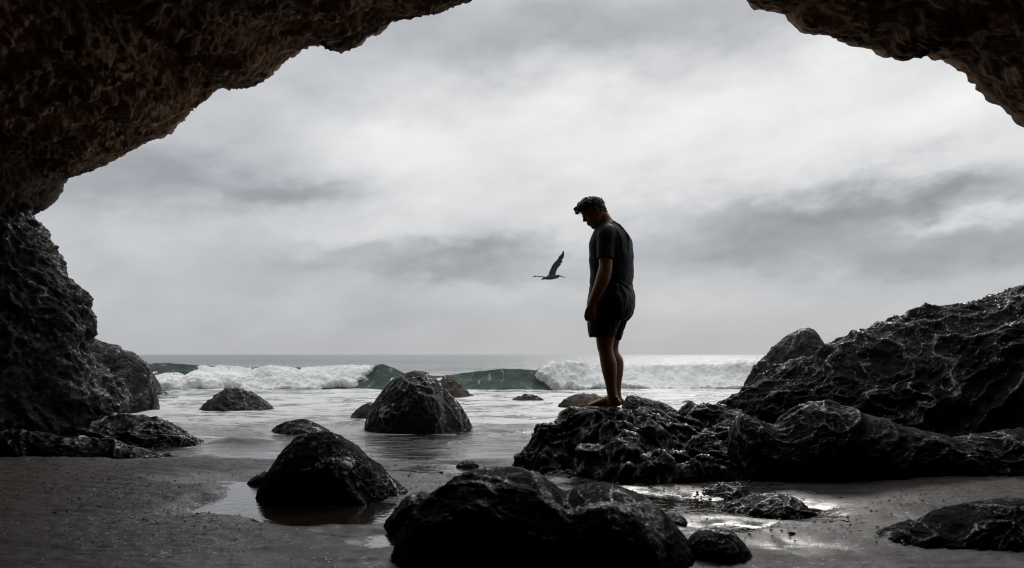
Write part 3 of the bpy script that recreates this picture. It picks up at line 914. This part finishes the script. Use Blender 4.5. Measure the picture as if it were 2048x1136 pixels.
def build_ledge():
    xs = np.arange(-0.15, 2.45, 0.0075)
    ys = np.arange(5.15, 7.75, 0.0085)
    X, Y = np.meshgrid(xs, ys, indexing='ij')
    P = np.stack([X, Y, np.zeros_like(X)], -1).reshape(-1, 3)
    wx = X + 0.06 * fbm(P * 2.5, 3).reshape(X.shape)
    wy = Y + 0.06 * fbm(P * 2.5 + 9, 3).reshape(X.shape)
    Z = np.full(X.shape, -0.15)
    lobes = [  # photo column, row of the top, distance, half width, half depth
        (1215, 815, 6.52, 0.52, 0.42), (1150, 824, 6.65, 0.36, 0.40), (1104, 852, 6.42, 0.24, 0.30), (1062, 905, 6.32, 0.17, 0.17), (1090, 898, 6.12, 0.13, 0.14),
        (1290, 826, 6.75, 0.45, 0.45), (1350, 836, 6.7, 0.45, 0.5), (1420, 806, 6.95, 0.55, 0.55), (1185, 890, 5.98, 0.19, 0.22), (1262, 872, 5.98, 0.30, 0.34), (1330, 900, 5.72, 0.34, 0.26),
        (1410, 872, 5.92, 0.40, 0.42), (1470, 850, 6.1, 0.4, 0.5), (1300, 852, 6.25, 0.40, 0.40), (1235, 850, 6.2, 0.3, 0.3), (1225, 925, 5.75, 0.16, 0.16), (1330, 918, 5.50, 0.34, 0.20), (1415, 905, 5.50, 0.34, 0.24), (1255, 935, 5.62, 0.20, 0.14), (1150, 930, 5.92, 0.13, 0.12), (1045, 925, 6.42, 0.14, 0.12)]
    for px, py, Yc, rx, ry in lobes:
        c = at(px, py, Yc)
        q = ((wx - c[0]) / rx) ** 2 + ((wy - Yc) / ry) ** 2
        hgt = -0.15 + (c[2] + 0.15) * np.maximum(1 - q ** 1.15, -0.3)
        k = 0.05
        h = np.clip(0.5 + 0.5 * (hgt - Z) / k, 0, 1)
        Z = Z * (1 - h) + hgt * h + k * h * (1 - h)
    V = np.stack([X, Y, Z], -1)
    n = grid_normals(V)
    n = np.where(n[..., 2:3] < 0, -n, n)
    P = V.reshape(-1, 3)
    w = P + 0.16 * np.stack([fbm(P * 2.2 + 3, 2), fbm(P * 2.2 + 7, 2), fbm(P * 2.2 + 13, 2)], -1)
    c, s = math.cos(-0.5), math.sin(-0.5)
    st = np.stack([w[:, 0] * c + w[:, 1] * s, -w[:, 0] * s + w[:, 1] * c, w[:, 2]], -1)
    d = 0.14 * crests(st * (1.9, 3.2, 2.4), 5, 0.50) + knobs(P, 0.045, 0.40)
    d = d.reshape(X.shape) * sstep(Z, -0.12, 0.05)
    # worn flat where the man stands
    foot = np.exp(-(((X - at(1209, 813, MAN_Y)[0]) / 0.22) ** 2 + ((Y - MAN_Y - 0.02) / 0.24) ** 2) ** 2)
    V[..., 2] = V[..., 2] * (1 - foot) + (FEET_Z - 0.006) * foot
    V = V + n * (np.where(d > 0, d * (1 - 0.85 * foot), d * (1 - 0.5 * foot)))[..., None]
    loc = (1.0, 6.4, 0)
    o = mesh_obj('rock_ledge', V, grid_faces(len(xs), len(ys)), M_WET, loc=loc)
    set_ridge(o, RIDGE[0])
    tag(o, 'low ridged wet black ledge that the man stands on', 'rock')


build_ledge()


# ---------------------------------------------------------------- pebbles and weed fragments
def build_gravel():
    r = np.random.default_rng(11)
    spots = []
    for px, py, sx, sy, n, s0, s1 in ((870, 938, 90, 9, 170, .004, .018), (1110, 940, 50, 7, 120, .004, .020), (1000, 960, 160, 14, 200, .003, .009), (1400, 985, 90, 16, 260, .003, .018),
                                      (200, 985, 190, 40, 1500, .003, .008), (360, 1010, 200, 50, 900, .003, .006), (1700, 1010, 170, 30, 800, .003, .008), (1620, 1050, 120, 20, 160, .003, .012),
                                      (740, 935, 70, 8, 80, .004, .014), (1560, 1075, 200, 40, 300, .002, .005), (1480, 960, 130, 9, 160, .004, .02), (300, 1080, 330, 40, 700, .002, .004)):
        for _ in range(n):
            a, b = r.normal(px, sx), r.normal(py, sy)
            if b < 924 or b > 1160:
                continue
            Y = gy(b, H - 0.03)
            spots.append(((a - CX) / F * Y, Y, (0.95 if s1 > 0.013 else 1.0) * r.uniform(s0, s1) * (r.random() ** 0.8)))
    spots = np.array(spots)
    z = ground_height(spots[:, 0], spots[:, 1])
    ico = np.array([(0, 0, 1), (1, 0, 0), (0, 1, 0), (-1, 0, 0), (0, -1, 0), (0, 0, -1)], float)
    fc = np.array([(0, 1, 2), (0, 2, 3), (0, 3, 4), (0, 4, 1), (5, 2, 1), (5, 3, 2), (5, 4, 3), (5, 1, 4)])
    N = len(spots)
    v = ico[None] * (1 + 0.25 * r.normal(size=(N, 6, 1))) * (spots[:, 2, None, None] * np.stack([r.uniform(.8, 1.9, N), r.uniform(.7, 1.3, N), r.uniform(.35, .8, N)], -1)[:, None, :])
    v = v + np.stack([spots[:, 0], spots[:, 1], z + 0.004 + spots[:, 2] * 0.35], -1)[:, None, :]
    f = (fc[None] + 6 * np.arange(N)[:, None, None]).reshape(-1, 3)
    mp = simple_mat('wet_pebble', (0.012, 0.012, 0.011), (0.05, 0.042, 0.036), 30, 0.22, 0, 0.6)
    o = mesh_obj('gravel', v.reshape(-1, 3), f, mp, smooth=True)
    tag(o, 'scattered dark pebbles and weed fragments on the sand', None, None, 'stuff')


build_gravel()


# ---------------------------------------------------------------- solids by lofting, fused by voxel remesh
class Solid:
    def __init__(s):
        s.v, s.f = [], []

    def rings(s, R):
        """R: (n, k, 3) closed rings, capped at both ends"""
        R = np.asarray(R, float)
        n, k, _ = R.shape
        b = len(s.v)
        s.v += R.reshape(-1, 3).tolist()
        for i in range(n - 1):
            for j in range(k):
                a, c = b + i * k + j, b + i * k + (j + 1) % k
                s.f.append((a, c, c + k, a + k))
        for i, flip in ((0, True), (n - 1, False)):
            s.v.append(R[i].mean(0).tolist())
            m = len(s.v) - 1
            for j in range(k):
                a, c = b + i * k + j, b + i * k + (j + 1) % k
                s.f.append((m, c, a) if flip else (m, a, c))
        return s

    def tube(s, pts, rad, side=(0, 1, 0), n=None, k=18, cap=True):
        """pts with radii (r across, r along side)"""
        rad = [r if isinstance(r, tuple) else (r, r) for r in rad]
        A = np.hstack([np.asarray(pts, float), np.asarray(rad, float)])
        n = n or max(8, 6 * len(pts))
        C = smooth_curve(A, n)
        p, r = C[:, :3], np.maximum(C[:, 3:], 0.0008)
        t = np.gradient(p, axis=0)
        t /= np.linalg.norm(t, axis=1, keepdims=True)
        sd = np.asarray(side, float)
        b2 = sd - t * (t @ sd)[:, None]
        b2 /= np.linalg.norm(b2, axis=1, keepdims=True)
        b1 = np.cross(t, b2)
        if cap:    # rounded ends
            q = np.linspace(0, 1, 5)[1:]
            for end in (0, -1):
                tt = t[end] * (-1 if end == 0 else 1)
                rr = r[end].min()
                ep = [p[end] + tt * rr * math.sin(x * math.pi / 2 * 0.98) for x in q]
                er = [r[end] * math.cos(x * math.pi / 2 * 0.98) for x in q]
                if end == 0:
                    p = np.vstack([ep[::-1], p]); r = np.vstack([er[::-1], r]); b1 = np.vstack([[b1[0]] * 4, b1]); b2 = np.vstack([[b2[0]] * 4, b2]); t = np.vstack([[t[0]] * 4, t])
                else:
                    p = np.vstack([p, ep]); r = np.vstack([r, er]); b1 = np.vstack([b1, [b1[-1]] * 4]); b2 = np.vstack([b2, [b2[-1]] * 4])
        th = np.linspace(0, 2 * math.pi, k, endpoint=False)
        R = p[:, None, :] + b1[:, None, :] * (r[:, 0, None, None] * np.cos(th)[None, :, None]) + b2[:, None, :] * (r[:, 1, None, None] * np.sin(th)[None, :, None])
        return s.rings(R)

    def ball(s, c, r):
        r = np.asarray(r if np.ndim(r) else (r, r, r), float)
        ph = np.linspace(-math.pi / 2 * 0.96, math.pi / 2 * 0.96, 11)
        th = np.linspace(0, 2 * math.pi, 16, endpoint=False)
        R = [[c + r * np.array([math.cos(a) * math.cos(b), math.cos(a) * math.sin(b), math.sin(a)]) for b in th] for a in ph]
        return s.rings(R)

    def fuse(s, name, mat, parent, voxel, smooth=6, warp=None, loc=None):
        me = bpy.data.meshes.new(name + '_cage')
        me.from_pydata(s.v, [], s.f)
        me.update()
        o = bpy.data.objects.new(name + '_cage', me)
        COL.objects.link(o)
        md = o.modifiers.new('r', 'REMESH')
        md.mode = 'VOXEL'
        md.voxel_size = voxel
        sm = o.modifiers.new('s', 'SMOOTH')
        sm.factor = 0.5
        sm.iterations = smooth
        dg = bpy.context.evaluated_depsgraph_get()
        ev = o.evaluated_get(dg)
        m2 = bpy.data.meshes.new_from_object(ev)
        bpy.data.objects.remove(o)
        n = len(m2.vertices)
        co = np.empty(n * 3, np.float32)
        m2.vertices.foreach_get('co', co)
        co = co.reshape(-1, 3)
        if warp is not None:
            no = np.empty(n * 3, np.float32)
            m2.vertices.foreach_get('normal', no)
            co = co + no.reshape(-1, 3) * warp(co)[:, None]
        if loc is not None:
            co = co - np.asarray(loc, np.float32)
        m2.vertices.foreach_set('co', co.astype(np.float32).ravel())
        m2.polygons.foreach_set('use_smooth', np.ones(len(m2.polygons), bool))
        m2.materials.clear()
        m2.materials.append(mat)
        m2.name = name
        m2.update()
        ob = bpy.data.objects.new(name, m2)
        COL.objects.link(ob)
        ob.parent = parent
        return ob


M_SKIN = simple_mat('tanned_skin', (0.52, 0.30, 0.205), (0.60, 0.35, 0.24), 14, 0.42, 0.08, 0.45, 0.08)
M_SHIRT = simple_mat('dark_tshirt_cotton', (0.0032, 0.0056, 0.0066), (0.0055, 0.0084, 0.0095), 60, 0.6, 0.15, 0.22)
M_SHORTS = simple_mat('black_shorts_nylon', (0.0042, 0.0064, 0.0074), (0.0075, 0.0100, 0.0110), 50, 0.5, 0.12, 0.3)
M_HAIR = simple_mat('dark_brown_hair', (0.012, 0.009, 0.007), (0.024, 0.017, 0.013), 90, 0.40, 0.25, 0.5)
M_STITCH = simple_mat('pale_grey_print', (0.22, 0.23, 0.23), (0.3, 0.31, 0.31), 40, 0.6)


def build_man():
    MM = MAN_Y / F                               # metres per photo pixel at the man
    root = bpy.data.objects.new('person', None)
    COL.objects.link(root)
    LOC = at(1215, 813, MAN_Y)
    root.location = LOC
    tag(root, 'barefoot man in dark t-shirt and shorts looking down on the wet ledge', 'person')
    A = math.radians(30)
    fw = np.array([-math.cos(A), math.sin(A), 0])
    rt = np.array([math.sin(A), math.cos(A), 0])

    def P(px, py, dy=0.0):
        return at(px, py, MAN_Y + dy) if False else np.array([(px - CX) * MM, MAN_Y + dy, H + (HOR - py) * MM])

    def oval(py, xl, xr, ratio=1.35, dy=0.0, k=40, tilt=0.0, flat=2.3, inset=0.0):
        w = (xr - xl) / 2 * MM - inset
        a = w / math.sqrt(math.cos(A) ** 2 + (ratio * math.sin(A)) ** 2)
        b = a * ratio
        c = P((xl + xr) / 2, py, dy)
        th = np.linspace(0, 2 * math.pi, k, endpoint=False)
        ct, st = np.cos(th), np.sin(th)
        e = 2 / flat
        q = c + np.outer(np.sign(ct) * np.abs(ct) ** e * a, fw) + np.outer(np.sign(st) * np.abs(st) ** e * b, rt)
        q[:, 2] += tilt * (q[:, 0] - c[0])
        return q

    torso = [(445, 1206, 1236, 1.9), (450, 1199, 1243, 1.85), (457, 1192, 1250, 1.7), (466, 1187, 1257, 1.55), (477, 1182, 1263, 1.45), (492, 1178.5, 1265.5, 1.35), (511, 1179, 1267, 1.3), (529, 1179, 1266, 1.25), (545, 1181, 1265, 1.2),
             (566, 1181, 1264.5, 1.2), (582, 1179.5, 1265, 1.22), (596, 1178, 1267, 1.25), (615, 1177, 1266, 1.25), (632, 1178, 1260, 1.2)]
    legL = [(620, 1196, 1236, -0.085, .085), (640, 1190, 1233, -0.09, .085), (660, 1188, 1229, -0.09, .080), (675, 1189.5, 1227, -0.09, .072), (690, 1191, 1223.5, -0.09, .064), (700, 1194, 1223.5, -0.09, .060), (711, 1196, 1226, -0.09, .060), (725, 1198, 1230, -0.09, .062),
            (745, 1202, 1230.5, -0.09, .057), (760, 1206, 1229.5, -0.09, .047), (777, 1209.5, 1230, -0.09, .038), (790, 1212, 1233, -0.09, .036), (802, 1212, 1236, -0.09, .034), (810, 1212, 1236, -0.09, .032)]
    legR = [(620, 1216, 1258, 0.085, .085), (640, 1214, 1256, 0.09, .085), (660, 1213, 1249, 0.09, .078), (681, 1212, 1242, 0.09, .066), (702, 1211, 1240, 0.09, .058), (720, 1217, 1249.5, 0.09, .062), (745, 1221, 1249.5, 0.09, .057), (760, 1223, 1247, 0.09, .047),
            (772, 1225, 1245.5, 0.09, .040), (787, 1224, 1245, 0.09, .036), (802, 1224, 1248, 0.09, .034), (810, 1224, 1248, 0.09, .032)]

    def leg_rings(L, grow=0.0, n=60):
        C = smooth_curve(np.array(L, float), n)
        th = np.linspace(0, 2 * math.pi, 28, endpoint=False)
        R = []
        for py, xl, xr, dy, ry in C:
            c = P((xl + xr) / 2, py, dy)
            R.append(c + np.outer(np.cos(th) * ((xr - xl) / 2 * MM + grow), (1, 0, 0)) + np.outer(np.sin(th) * (ry + grow), (0, 1, 0)))
        return np.array(R)

    # --- body: one continuous skin
    B = Solid()
    T2 = smooth_curve(np.array(torso, float), 60)
    B.rings([oval(a, b, c, d, inset=0.014) for a, b, c, d in T2])
    B.rings(leg_rings(legL))
    B.rings(leg_rings(legR))
    for heel, dy in ((P(1227, 812, -0.09), -0.09), (P(1238.5, 812, 0.09), 0.09)):
        sole = FEET_Z
        up = np.array([0, 0, 1.0])
        pts, rad = [], []
        for d, zc, hh, ww in ((-0.030, .036, .030, .026), (0.0, .040, .039, .033), (0.05, .048, .046, .035), (0.10, .040, .037, .040), (0.15, .029, .026, .046), (0.185, .020, .018, .045), (0.205, .015, .013, .038)):
            q = heel + fw * d
            q[2] = sole + zc
            pts.append(q)
            rad.append((hh, ww))
        B.tube(pts, rad, side=rt, n=30)
        inner = 1 if dy < 0 else -1
        for i in range(5):
            s = inner * (0.033 - i * 0.0165)
            ln = (0.052, 0.050, 0.044, 0.037, 0.030)[i]
            st = heel + fw * (0.188 - 0.010 * i) + rt * s
            st[2] = sole + 0.017
            en = st + fw * ln
            en[2] = sole + 0.011
            r = 0.0125 if i == 0 else 0.0092
            B.tube([st, (st + en) / 2 + up * 0.005, en], [r, r, r * 0.9], side=rt, k=10)
        B.ball(heel + np.array([0.01, -0.036 if dy < 0 else 0.036, sole + 0.075 - heel[2]]), 0.014)      # ankle bone
    # kneecap
    B.ball(P(1198, 696, -0.09), (0.024, 0.032, 0.034))
    # arms
    for sgn, sh, el, mid, wr in ((-1, P(1206, 482, -0.165), P(1205, 545, -0.225), P(1196, 572, -0.232), P(1181, 606, -0.225)), (1, P(1242, 482, 0.155), P(1247, 545, 0.215), P(1239, 572, 0.215), P(1226, 606, 0.20))):
        B.tube([sh, sh * 0.6 + el * 0.4 + np.array([-0.004, 0, 0]), el * 0.85 + sh * 0.15, el * 0.55 + mid * 0.45, mid, wr * 0.7 + mid * 0.3, wr],
               [(.050, .046), (.058, .052), (.053, .050), (.056, .050), (.052, .046), (.041, .036), (.034, .027)], side=(0, 1, 0), n=50)
        # hand: palm, four curled fingers, thumb
        o = wr - P(1181, 606, -0.225)
        s = -sgn                                     # direction towards the thigh
        Y0 = -0.225

        def Q(px, py, t=0.0):
            return P(px, py, Y0 + (t if sgn < 0 else -t)) + o
        B.tube([Q(1181, 604), Q(1178.5, 614), Q(1176.5, 624), Q(1176.5, 631)], [(.031, .024), (.037, .021), (.040, .019), (.038, .016)], side=(0, 1, 0), n=24)
        for i, (kx, ky, ln) in enumerate(((1169.5, 630, 1.0), (1174.5, 632, 1.08), (1179.5, 631.5, 1.0), (1184, 629.5, 0.82))):
            a = Q(kx, ky, 0.0)
            b = Q(kx - 0.3, ky + 8.5 * ln, 0.010)
            c = Q(kx + 1.4, ky + 12.0 * ln, 0.028)
            d = Q(kx + 3.0, ky + 9.0 * ln, 0.044)
            B.tube([Q(kx + 1, ky - 4), a, b, c, d], [.0098, .0100, .0092, .0086, .0074], side=(1, 0, 0), n=26, k=12)
        B.tube([Q(1176, 612, -0.004), Q(1169.5, 621, -0.012), Q(1166, 630, -0.012), Q(1165.5, 637.5, -0.004), Q(1168, 643.5, 0.004)], [.014, .0135, .0112, .0100, .0080], side=(0, 1, 0), n=26, k=12)
    # head, in its own tilted frame: u to the back, w to the crown
    Bv = np.array([0.777, 0, 0.63])
    Uv = np.array([-0.63, 0, 0.777])
    chin = P(1187, 459, -0.012)

    def Hd(u, w, lat=0.0):
        return chin + (Bv * u + Uv * w) * MM + np.array([0, lat * MM, 0])

    prof = [(-2.0, 3, 9, 4.5), (-0.5, 0.0, 14, 8), (3, -1.2, 22, 11.5), (7, -1.4, 30, 14.2), (11, -1.6, 37, 16), (15, -1.8, 40.5, 17), (19, -1.2, 43, 17.8), (24, -0.4, 45.2, 18.4), (30, -0.8, 47.2, 18.8), (36, -0.2, 48.2, 19.2), (42, 0.6, 47.6, 19), (47, 3.0, 45, 17.6), (51, 7.5, 41, 14.6), (54, 13.0, 35, 10), (55.6, 19, 29.5, 5)]
    Cp = smooth_curve(np.array(prof, float), 60)
    th = np.linspace(0, 2 * math.pi, 44, endpoint=False)

    def head_ring(w, uf, ub, hw, grow=0.0):
        c = (uf + ub) / 2
        a = (ub - uf) / 2 + grow
        ct, st = np.cos(th), np.sin(th)
        u = c - a * np.sign(ct) * np.abs(ct) ** 0.86
        lat = (hw + grow) * np.sign(st) * np.abs(st) ** 0.92
        lat = lat * (1 - 0.16 * sstep(ct, 0.2, 1.0))
        # eye sockets pressed in below the brow
        dent = 2.6 * (np.exp(-((w - 29.5) / 3.4) ** 2) * np.exp(-((np.abs(lat) - 8) / 4.5) ** 2)) * (ct > 0)
        return np.array([Hd(x + y, w, l) for x, y, l in zip(u, dent, lat)])
    B.rings([head_ring(*c) for c in Cp])
    B.tube([Hd(1.5, 33), Hd(-2.2, 28.5), Hd(-4.4, 25.2)], [(.008, .009), (.0085, .012), (.0105, .0165)], side=(0, 1, 0), k=14, n=16)   # nose
    B.ball(Hd(-2.2, 23.6, 3.3), 0.008).ball(Hd(-2.2, 23.6, -3.3), 0.008)
    B.tube([Hd(1.5, 16.3, -6.2), Hd(-2.6, 16.2, 0), Hd(1.5, 16.3, 6.2)], [.004, .0088, .004], side=(0, 0, 1), k=10)                                       # lips
    B.tube([Hd(1.5, 12.2, -5.6), Hd(-1.8, 11.9, 0), Hd(1.5, 12.2, 5.6)], [.004, .0092, .004], side=(0, 0, 1), k=10)
    B.ball(Hd(1.2, 4.2), (.014, .016, .014))
    B.tube([Hd(2.0, 33.5, -12), Hd(0.4, 34.2, -6), Hd(0.8, 33.2, 0), Hd(0.4, 34.2, 6), Hd(2.0, 33.5, 12)], [.0055, .0075, .006, .0075, .0055], side=(0, 0, 1), k=10)   # brow
    B.ball(Hd(4.2, 29.6, 8), .0105).ball(Hd(4.2, 29.6, -8), .0105)
    for sd in (-1, 1):     # ears
        B.tube([Hd(24, 19, sd * 18.2), Hd(26.2, 23, sd * 20.2), Hd(28.5, 28, sd * 21.2), Hd(27.0, 32, sd * 20.6), Hd(23.8, 31, sd * 19.2)], [.0055, .0075, .008, .007, .005], side=(0, 1, 0), k=10, n=22)
        B.ball(Hd(25.5, 26, sd * 18.6), (.014, .008, .017))
    B.tube([Hd(27, 20), P(1203, 432, -0.008), P(1210.5, 444, 0), P(1218, 457, 0.0)], [(.060, .056), (.056, .056), (.060, .064), (.074, .09)], side=(0, 1, 0), n=24, k=24)

    body = B.fuse('body', M_SKIN, root, 0.0068, 3, loc=LOC)
    body['label'] = 'tanned bare head, arms and legs'

    # --- hair: close cap with loose forward tufts
    HS = Solid()

    def hairline(u):      # lowest w with hair, as a function of u on the side of the head
        return np.interp(u, [-6, 1, 4, 12, 19, 22, 30, 34, 42, 52], [46.5, 46, 44, 42, 33, 24, 30, 17, 7, 4])
    rings = []
    for c in Cp:
        q = head_ring(*c, grow=1.6)
        u = ((q - chin) @ Bv) / MM
        w = ((q - chin) @ Uv) / MM
        bad = w < hairline(u)
        core = Hd((c[1] + c[2]) / 2, c[0])
        q[bad] = core + (q[bad] - core) * 0.72
        rings.append(q)
    HS.rings(rings)
    r = np.random.default_rng(5)
    cnt = 0
    while cnt < 760:
        c = Cp[r.integers(14, 60)]
        i = r.integers(0, 44)
        q = head_ring(*c)[i]
        u, w = (q - chin) @ Bv / MM, (q - chin) @ Uv / MM
        if w < hairline(u) + 1:
            continue
        core = Hd((c[1] + c[2]) / 2, min(c[0], 40))
        nrm = (q - core) / np.linalg.norm(q - core)
        top = sstep(w, 36, 52)
        ln = MM * (4 + 8 * top + r.uniform(0, 3))
        d = nrm * (0.10 + 0.10 * top) - Bv * (0.85 * top + 0.1) + Uv * (-0.5 * (1 - top)) + r.normal(0, 0.10, 3)
        d /= np.linalg.norm(d)
        bend = -Uv * 0.30 * top + r.normal(0, 0.12, 3)
        HS.tube([q - nrm * 0.004, q + d * ln * 0.55 + nrm * 0.006, q + d * ln + bend * ln * 0.4], [.0042, .0040, .0016], side=(0.2, 1, 0.1), n=8, k=7)
        cnt += 1
    for _ in range(60):   # quiff hanging over the forehead
        u, w, la = r.uniform(0, 9), r.uniform(46, 52), r.uniform(-12, 12)
        q = Hd(u, w, la)
        e = Hd(-1.5 - r.uniform(0, 4.0), r.uniform(46, 57), la + r.uniform(-3, 3))
        e2 = e - Uv * MM * r.uniform(1, 5) - Bv * MM * r.uniform(-2, 1)
        HS.tube([q, (q + e) / 2 + Uv * MM * 2.4, e, e2], [.0055, .0050, .0036, .0018], side=(0, 1, 0), n=12, k=8)
    for _ in range(130):   # fuller top towards the crown
        u, w, la = r.uniform(10, 42), r.uniform(48, 53), r.uniform(-13, 13)
        q = Hd(u, w - 0.02 * (u - 26) ** 2, la)
        e = q + Uv * MM * r.uniform(1.5, 5.0) - Bv * MM * r.uniform(5, 12)
        HS.tube([q, (q + e) / 2 + Uv * MM * 1.2, e], [.0058, .0052, .0020], side=(0, 1, 0), n=8, k=8)
    hair = HS.fuse('hair', M_HAIR, root, 0.0027, 2, loc=LOC)

    # --- t-shirt
    TS = Solid()
    TT = [(443.5, 1206, 1233, 1.75)] + torso[1:10] + [(583, 1179.5, 1265.5, 1.22), (588, 1179, 1266.5, 1.22)]
    TC = smooth_curve(np.array(TT, float), 70)
    TS.rings([oval(a, b, c, d) for a, b, c, d in TC])
    for sh, hem, in_, rr in ((P(1209, 472, -0.155), P(1204.5, 525, -0.212), P(1216, 462, -0.07), 1.0), (P(1239, 472, 0.145), P(1246, 525, 0.20), P(1228, 462, 0.07), 1.0)):
        TS.tube([in_, sh, sh * 0.55 + hem * 0.45 + np.array([-0.003, 0, 0]), hem], [(.055, .055), (.074, .066), (.073, .068), (.068, .066)], side=(0, 1, 0), n=30, k=26, cap=False)
    TS.tube([P(1204, 452, 0), P(1213, 449, 0), P(1224, 447, 0.0)], [(.026, .05), (.032, .085), (.026, .06)], side=(0, 1, 0), n=12, k=18)

    def folds(co):
        z = co[:, 2]
        x = co[:, 0]
        q = co * (26, 26, 5.5)
        q[:, 0] += 14 * z + 2.0 * np.sin(z * 9)
        f = (ridged(q * 0.30, 1, 0.5, sharp=6.0) - 0.15) * sstep(fbm(co * (9, 9, 6) + 4, 2), -0.3, 0.5) * 1.3
        backside = sstep(x, P(1205, 0)[0], P(1245, 0)[0])
        g = fbm(co * 11, 2) * 0.004
        low = sstep(z, P(0, 545)[2], P(0, 580)[2])
        bunch = (ridged(co * (12, 12, 30), 2, sharp=2.0) - 0.3) * 0.010 * low
        return f * (0.001 + 0.013 * backside) + g + bunch * 0.6
    shirt = TS.fuse('t_shirt', M_SHIRT, root, 0.0055, 4, folds, LOC)
    shirt['label'] = 'dark creased short-sleeved t-shirt'

    # --- shorts
    SS = Solid()
    SW = [(572, 1182, 1264.5, 1.2), (584, 1180, 1267, 1.22), (596, 1177.5, 1269.5, 1.25), (614, 1175, 1268.5, 1.25), (630, 1173.5, 1263.5, 1.22), (640, 1176, 1256, 1.15)]
    SS.rings([oval(a, b, c, d) for a, b, c, d in smooth_curve(np.array(SW, float), 40)])
    SS.rings(leg_rings([(612, 1178, 1240, -.09, .095), (630, 1174, 1240, -.092, .10), (646, 1173, 1236, -.092, .100), (660, 1174.5, 1231, -.092, .098), (674, 1176, 1227.5, -.092, .096)], n=30) + 0)
    SS.rings(leg_rings([(612, 1212, 1266, .09, .095), (630, 1214, 1262.5, .092, .098), (646, 1217, 1255, .092, .096), (662, 1218, 1249.5, .092, .092), (679, 1219, 1244, .092, .090)], n=30))

    def sfolds(co):
        q = co * (15, 15, 7)
        return (ridged(q, 2, sharp=1.8) - 0.35) * 0.009 + fbm(co * 12, 2) * 0.004
    so = SS.fuse('shorts', M_SHORTS, root, 0.0055, 3, sfolds, LOC)
    so['label'] = 'loose black shorts ending above the knee'
    # small pale mark near the hem of the near leg
    c = P(1185.5, 667, -0.092 - 0.094)
    th = np.linspace(0, 2 * math.pi, 12, endpoint=False)
    ring = [c + np.array([0.011 * math.cos(t) + 0.004 * math.sin(t), 0, 0.004 * math.sin(t) + 0.006 * math.cos(t)]) for t in th]
    back = [q + np.array([0, 0.02, 0]) for q in ring]
    mesh_obj('emblem', np.array(ring + back) - LOC, [tuple(range(12))] + [(i, (i + 1) % 12, 12 + (i + 1) % 12, 12 + i) for i in range(12)], M_STITCH, so)


build_man()


# ---------------------------------------------------------------- bird
def build_bird():
    BY = 20.0
    k = BY / F

    def zp(x, y):     # coordinates read from a 10.33x enlargement of the photo
        return np.array([(1040 + x / 10.33 - CX) * k, 0.0, H + (HOR - (480 + y / 10.33)) * k])
    LOC = zp(640, 775) + np.array([0, BY, 0])
    root = bpy.data.objects.new('bird', None)
    COL.objects.link(root)
    root.location = LOC
    tag(root, 'dark long-billed bird flying with raised wings over the sea', 'bird')
    feather = simple_mat('dark_feathers', (0.012, 0.013, 0.011), (0.026, 0.025, 0.021), 12, 0.7, 0.3)
    Z0 = LOC - np.array([0, 0, 0])

    def L(x, y, dy=0.0):
        return zp(x, y) + np.array([0, BY + dy, 0]) - LOC
    S = Solid()
    S.tube([L(455, 818), L(490, 795), L(530, 790), L(600, 783), L(660, 775), L(720, 766), L(765, 756), L(795, 745), L(822, 744)],
           [(.016, .03), (.026, .045), (.034, .055), (.048, .07), (.050, .072), (.046, .06), (.045, .05), (.037, .036), (.018, .018)], n=60, k=18)
    S.tube([L(555, 745), L(600, 740), L(680, 735)], [.012, .02, .02], k=10)
    body = S.fuse('body', feather, root, 0.007, 2)
    S = Solid()
    S.tube([L(815, 742), L(850, 750), L(890, 764), L(938, 776)], [(.017, .014), (.014, .011), (.011, .009), (.005, .004)], n=20, k=10)
    S.fuse('bill', feather, root, 0.004, 1)
    for dy in (-0.02, 0.02):
        S = Solid()
        S.tube([L(520, 770, dy), L(430, 758, dy), L(345, 755, dy), L(310, 745 if dy < 0 else 752, dy), L(268, 764 if dy < 0 else 756, dy)], [.014, .011, .008, .011, .006], n=30, k=10)
        S.fuse('leg', feather, root, 0.004, 1)
    trail = np.array([(592, 735), (600, 680), (618, 630), (640, 580), (668, 530), (700, 490), (735, 455), (768, 420), (785, 385), (805, 362), (838, 335), (850, 300), (866, 276)], float)
    lead = np.array([(735, 735), (735, 690), (760, 620), (785, 575), (812, 535), (838, 508), (862, 474), (846, 446), (868, 425), (884, 385), (888, 345), (886, 315), (874, 274)], float)
    n, c = 60, 16
    Tt, Ll = smooth_curve(trail, n), smooth_curve(lead, n)
    for sd in (-1, 1):
        top, bot = [], []
        for i in range(n):
            s = i / (n - 1)
            yo = sd * (0.05 + 0.46 * s ** 0.9)
            for j in range(c):
                t = j / (c - 1)
                q = Tt[i] * (1 - t) + Ll[i] * t
                th = 0.018 * (1 - 0.75 * s) * math.sin(math.pi * t) ** 0.6 * (1 - s ** 8) + 0.0012
                cam_ = 0.035 * math.sin(math.pi * t) * (1 - s)
                rip = 0.004 * math.sin(t * 26) * s
                top.append(L(q[0], q[1], yo + sd * (cam_ + rip - th)))
                bot.append(L(q[0], q[1], yo + sd * (cam_ + rip + th)))
        f = grid_faces(n, c)
        idx = np.arange(n * c).reshape(n, c)
        edge = np.concatenate([idx[:, 0], idx[-1, 1:], idx[-2::-1, -1], idx[0, -2:0:-1]])
        e2 = np.roll(edge, -1)
        fr = np.stack([edge, e2, e2 + n * c, edge + n * c], -1)
        mesh_obj('wing', np.array(top + bot), np.vstack([f, f[:, ::-1] + n * c, fr]), feather, root)


build_bird()
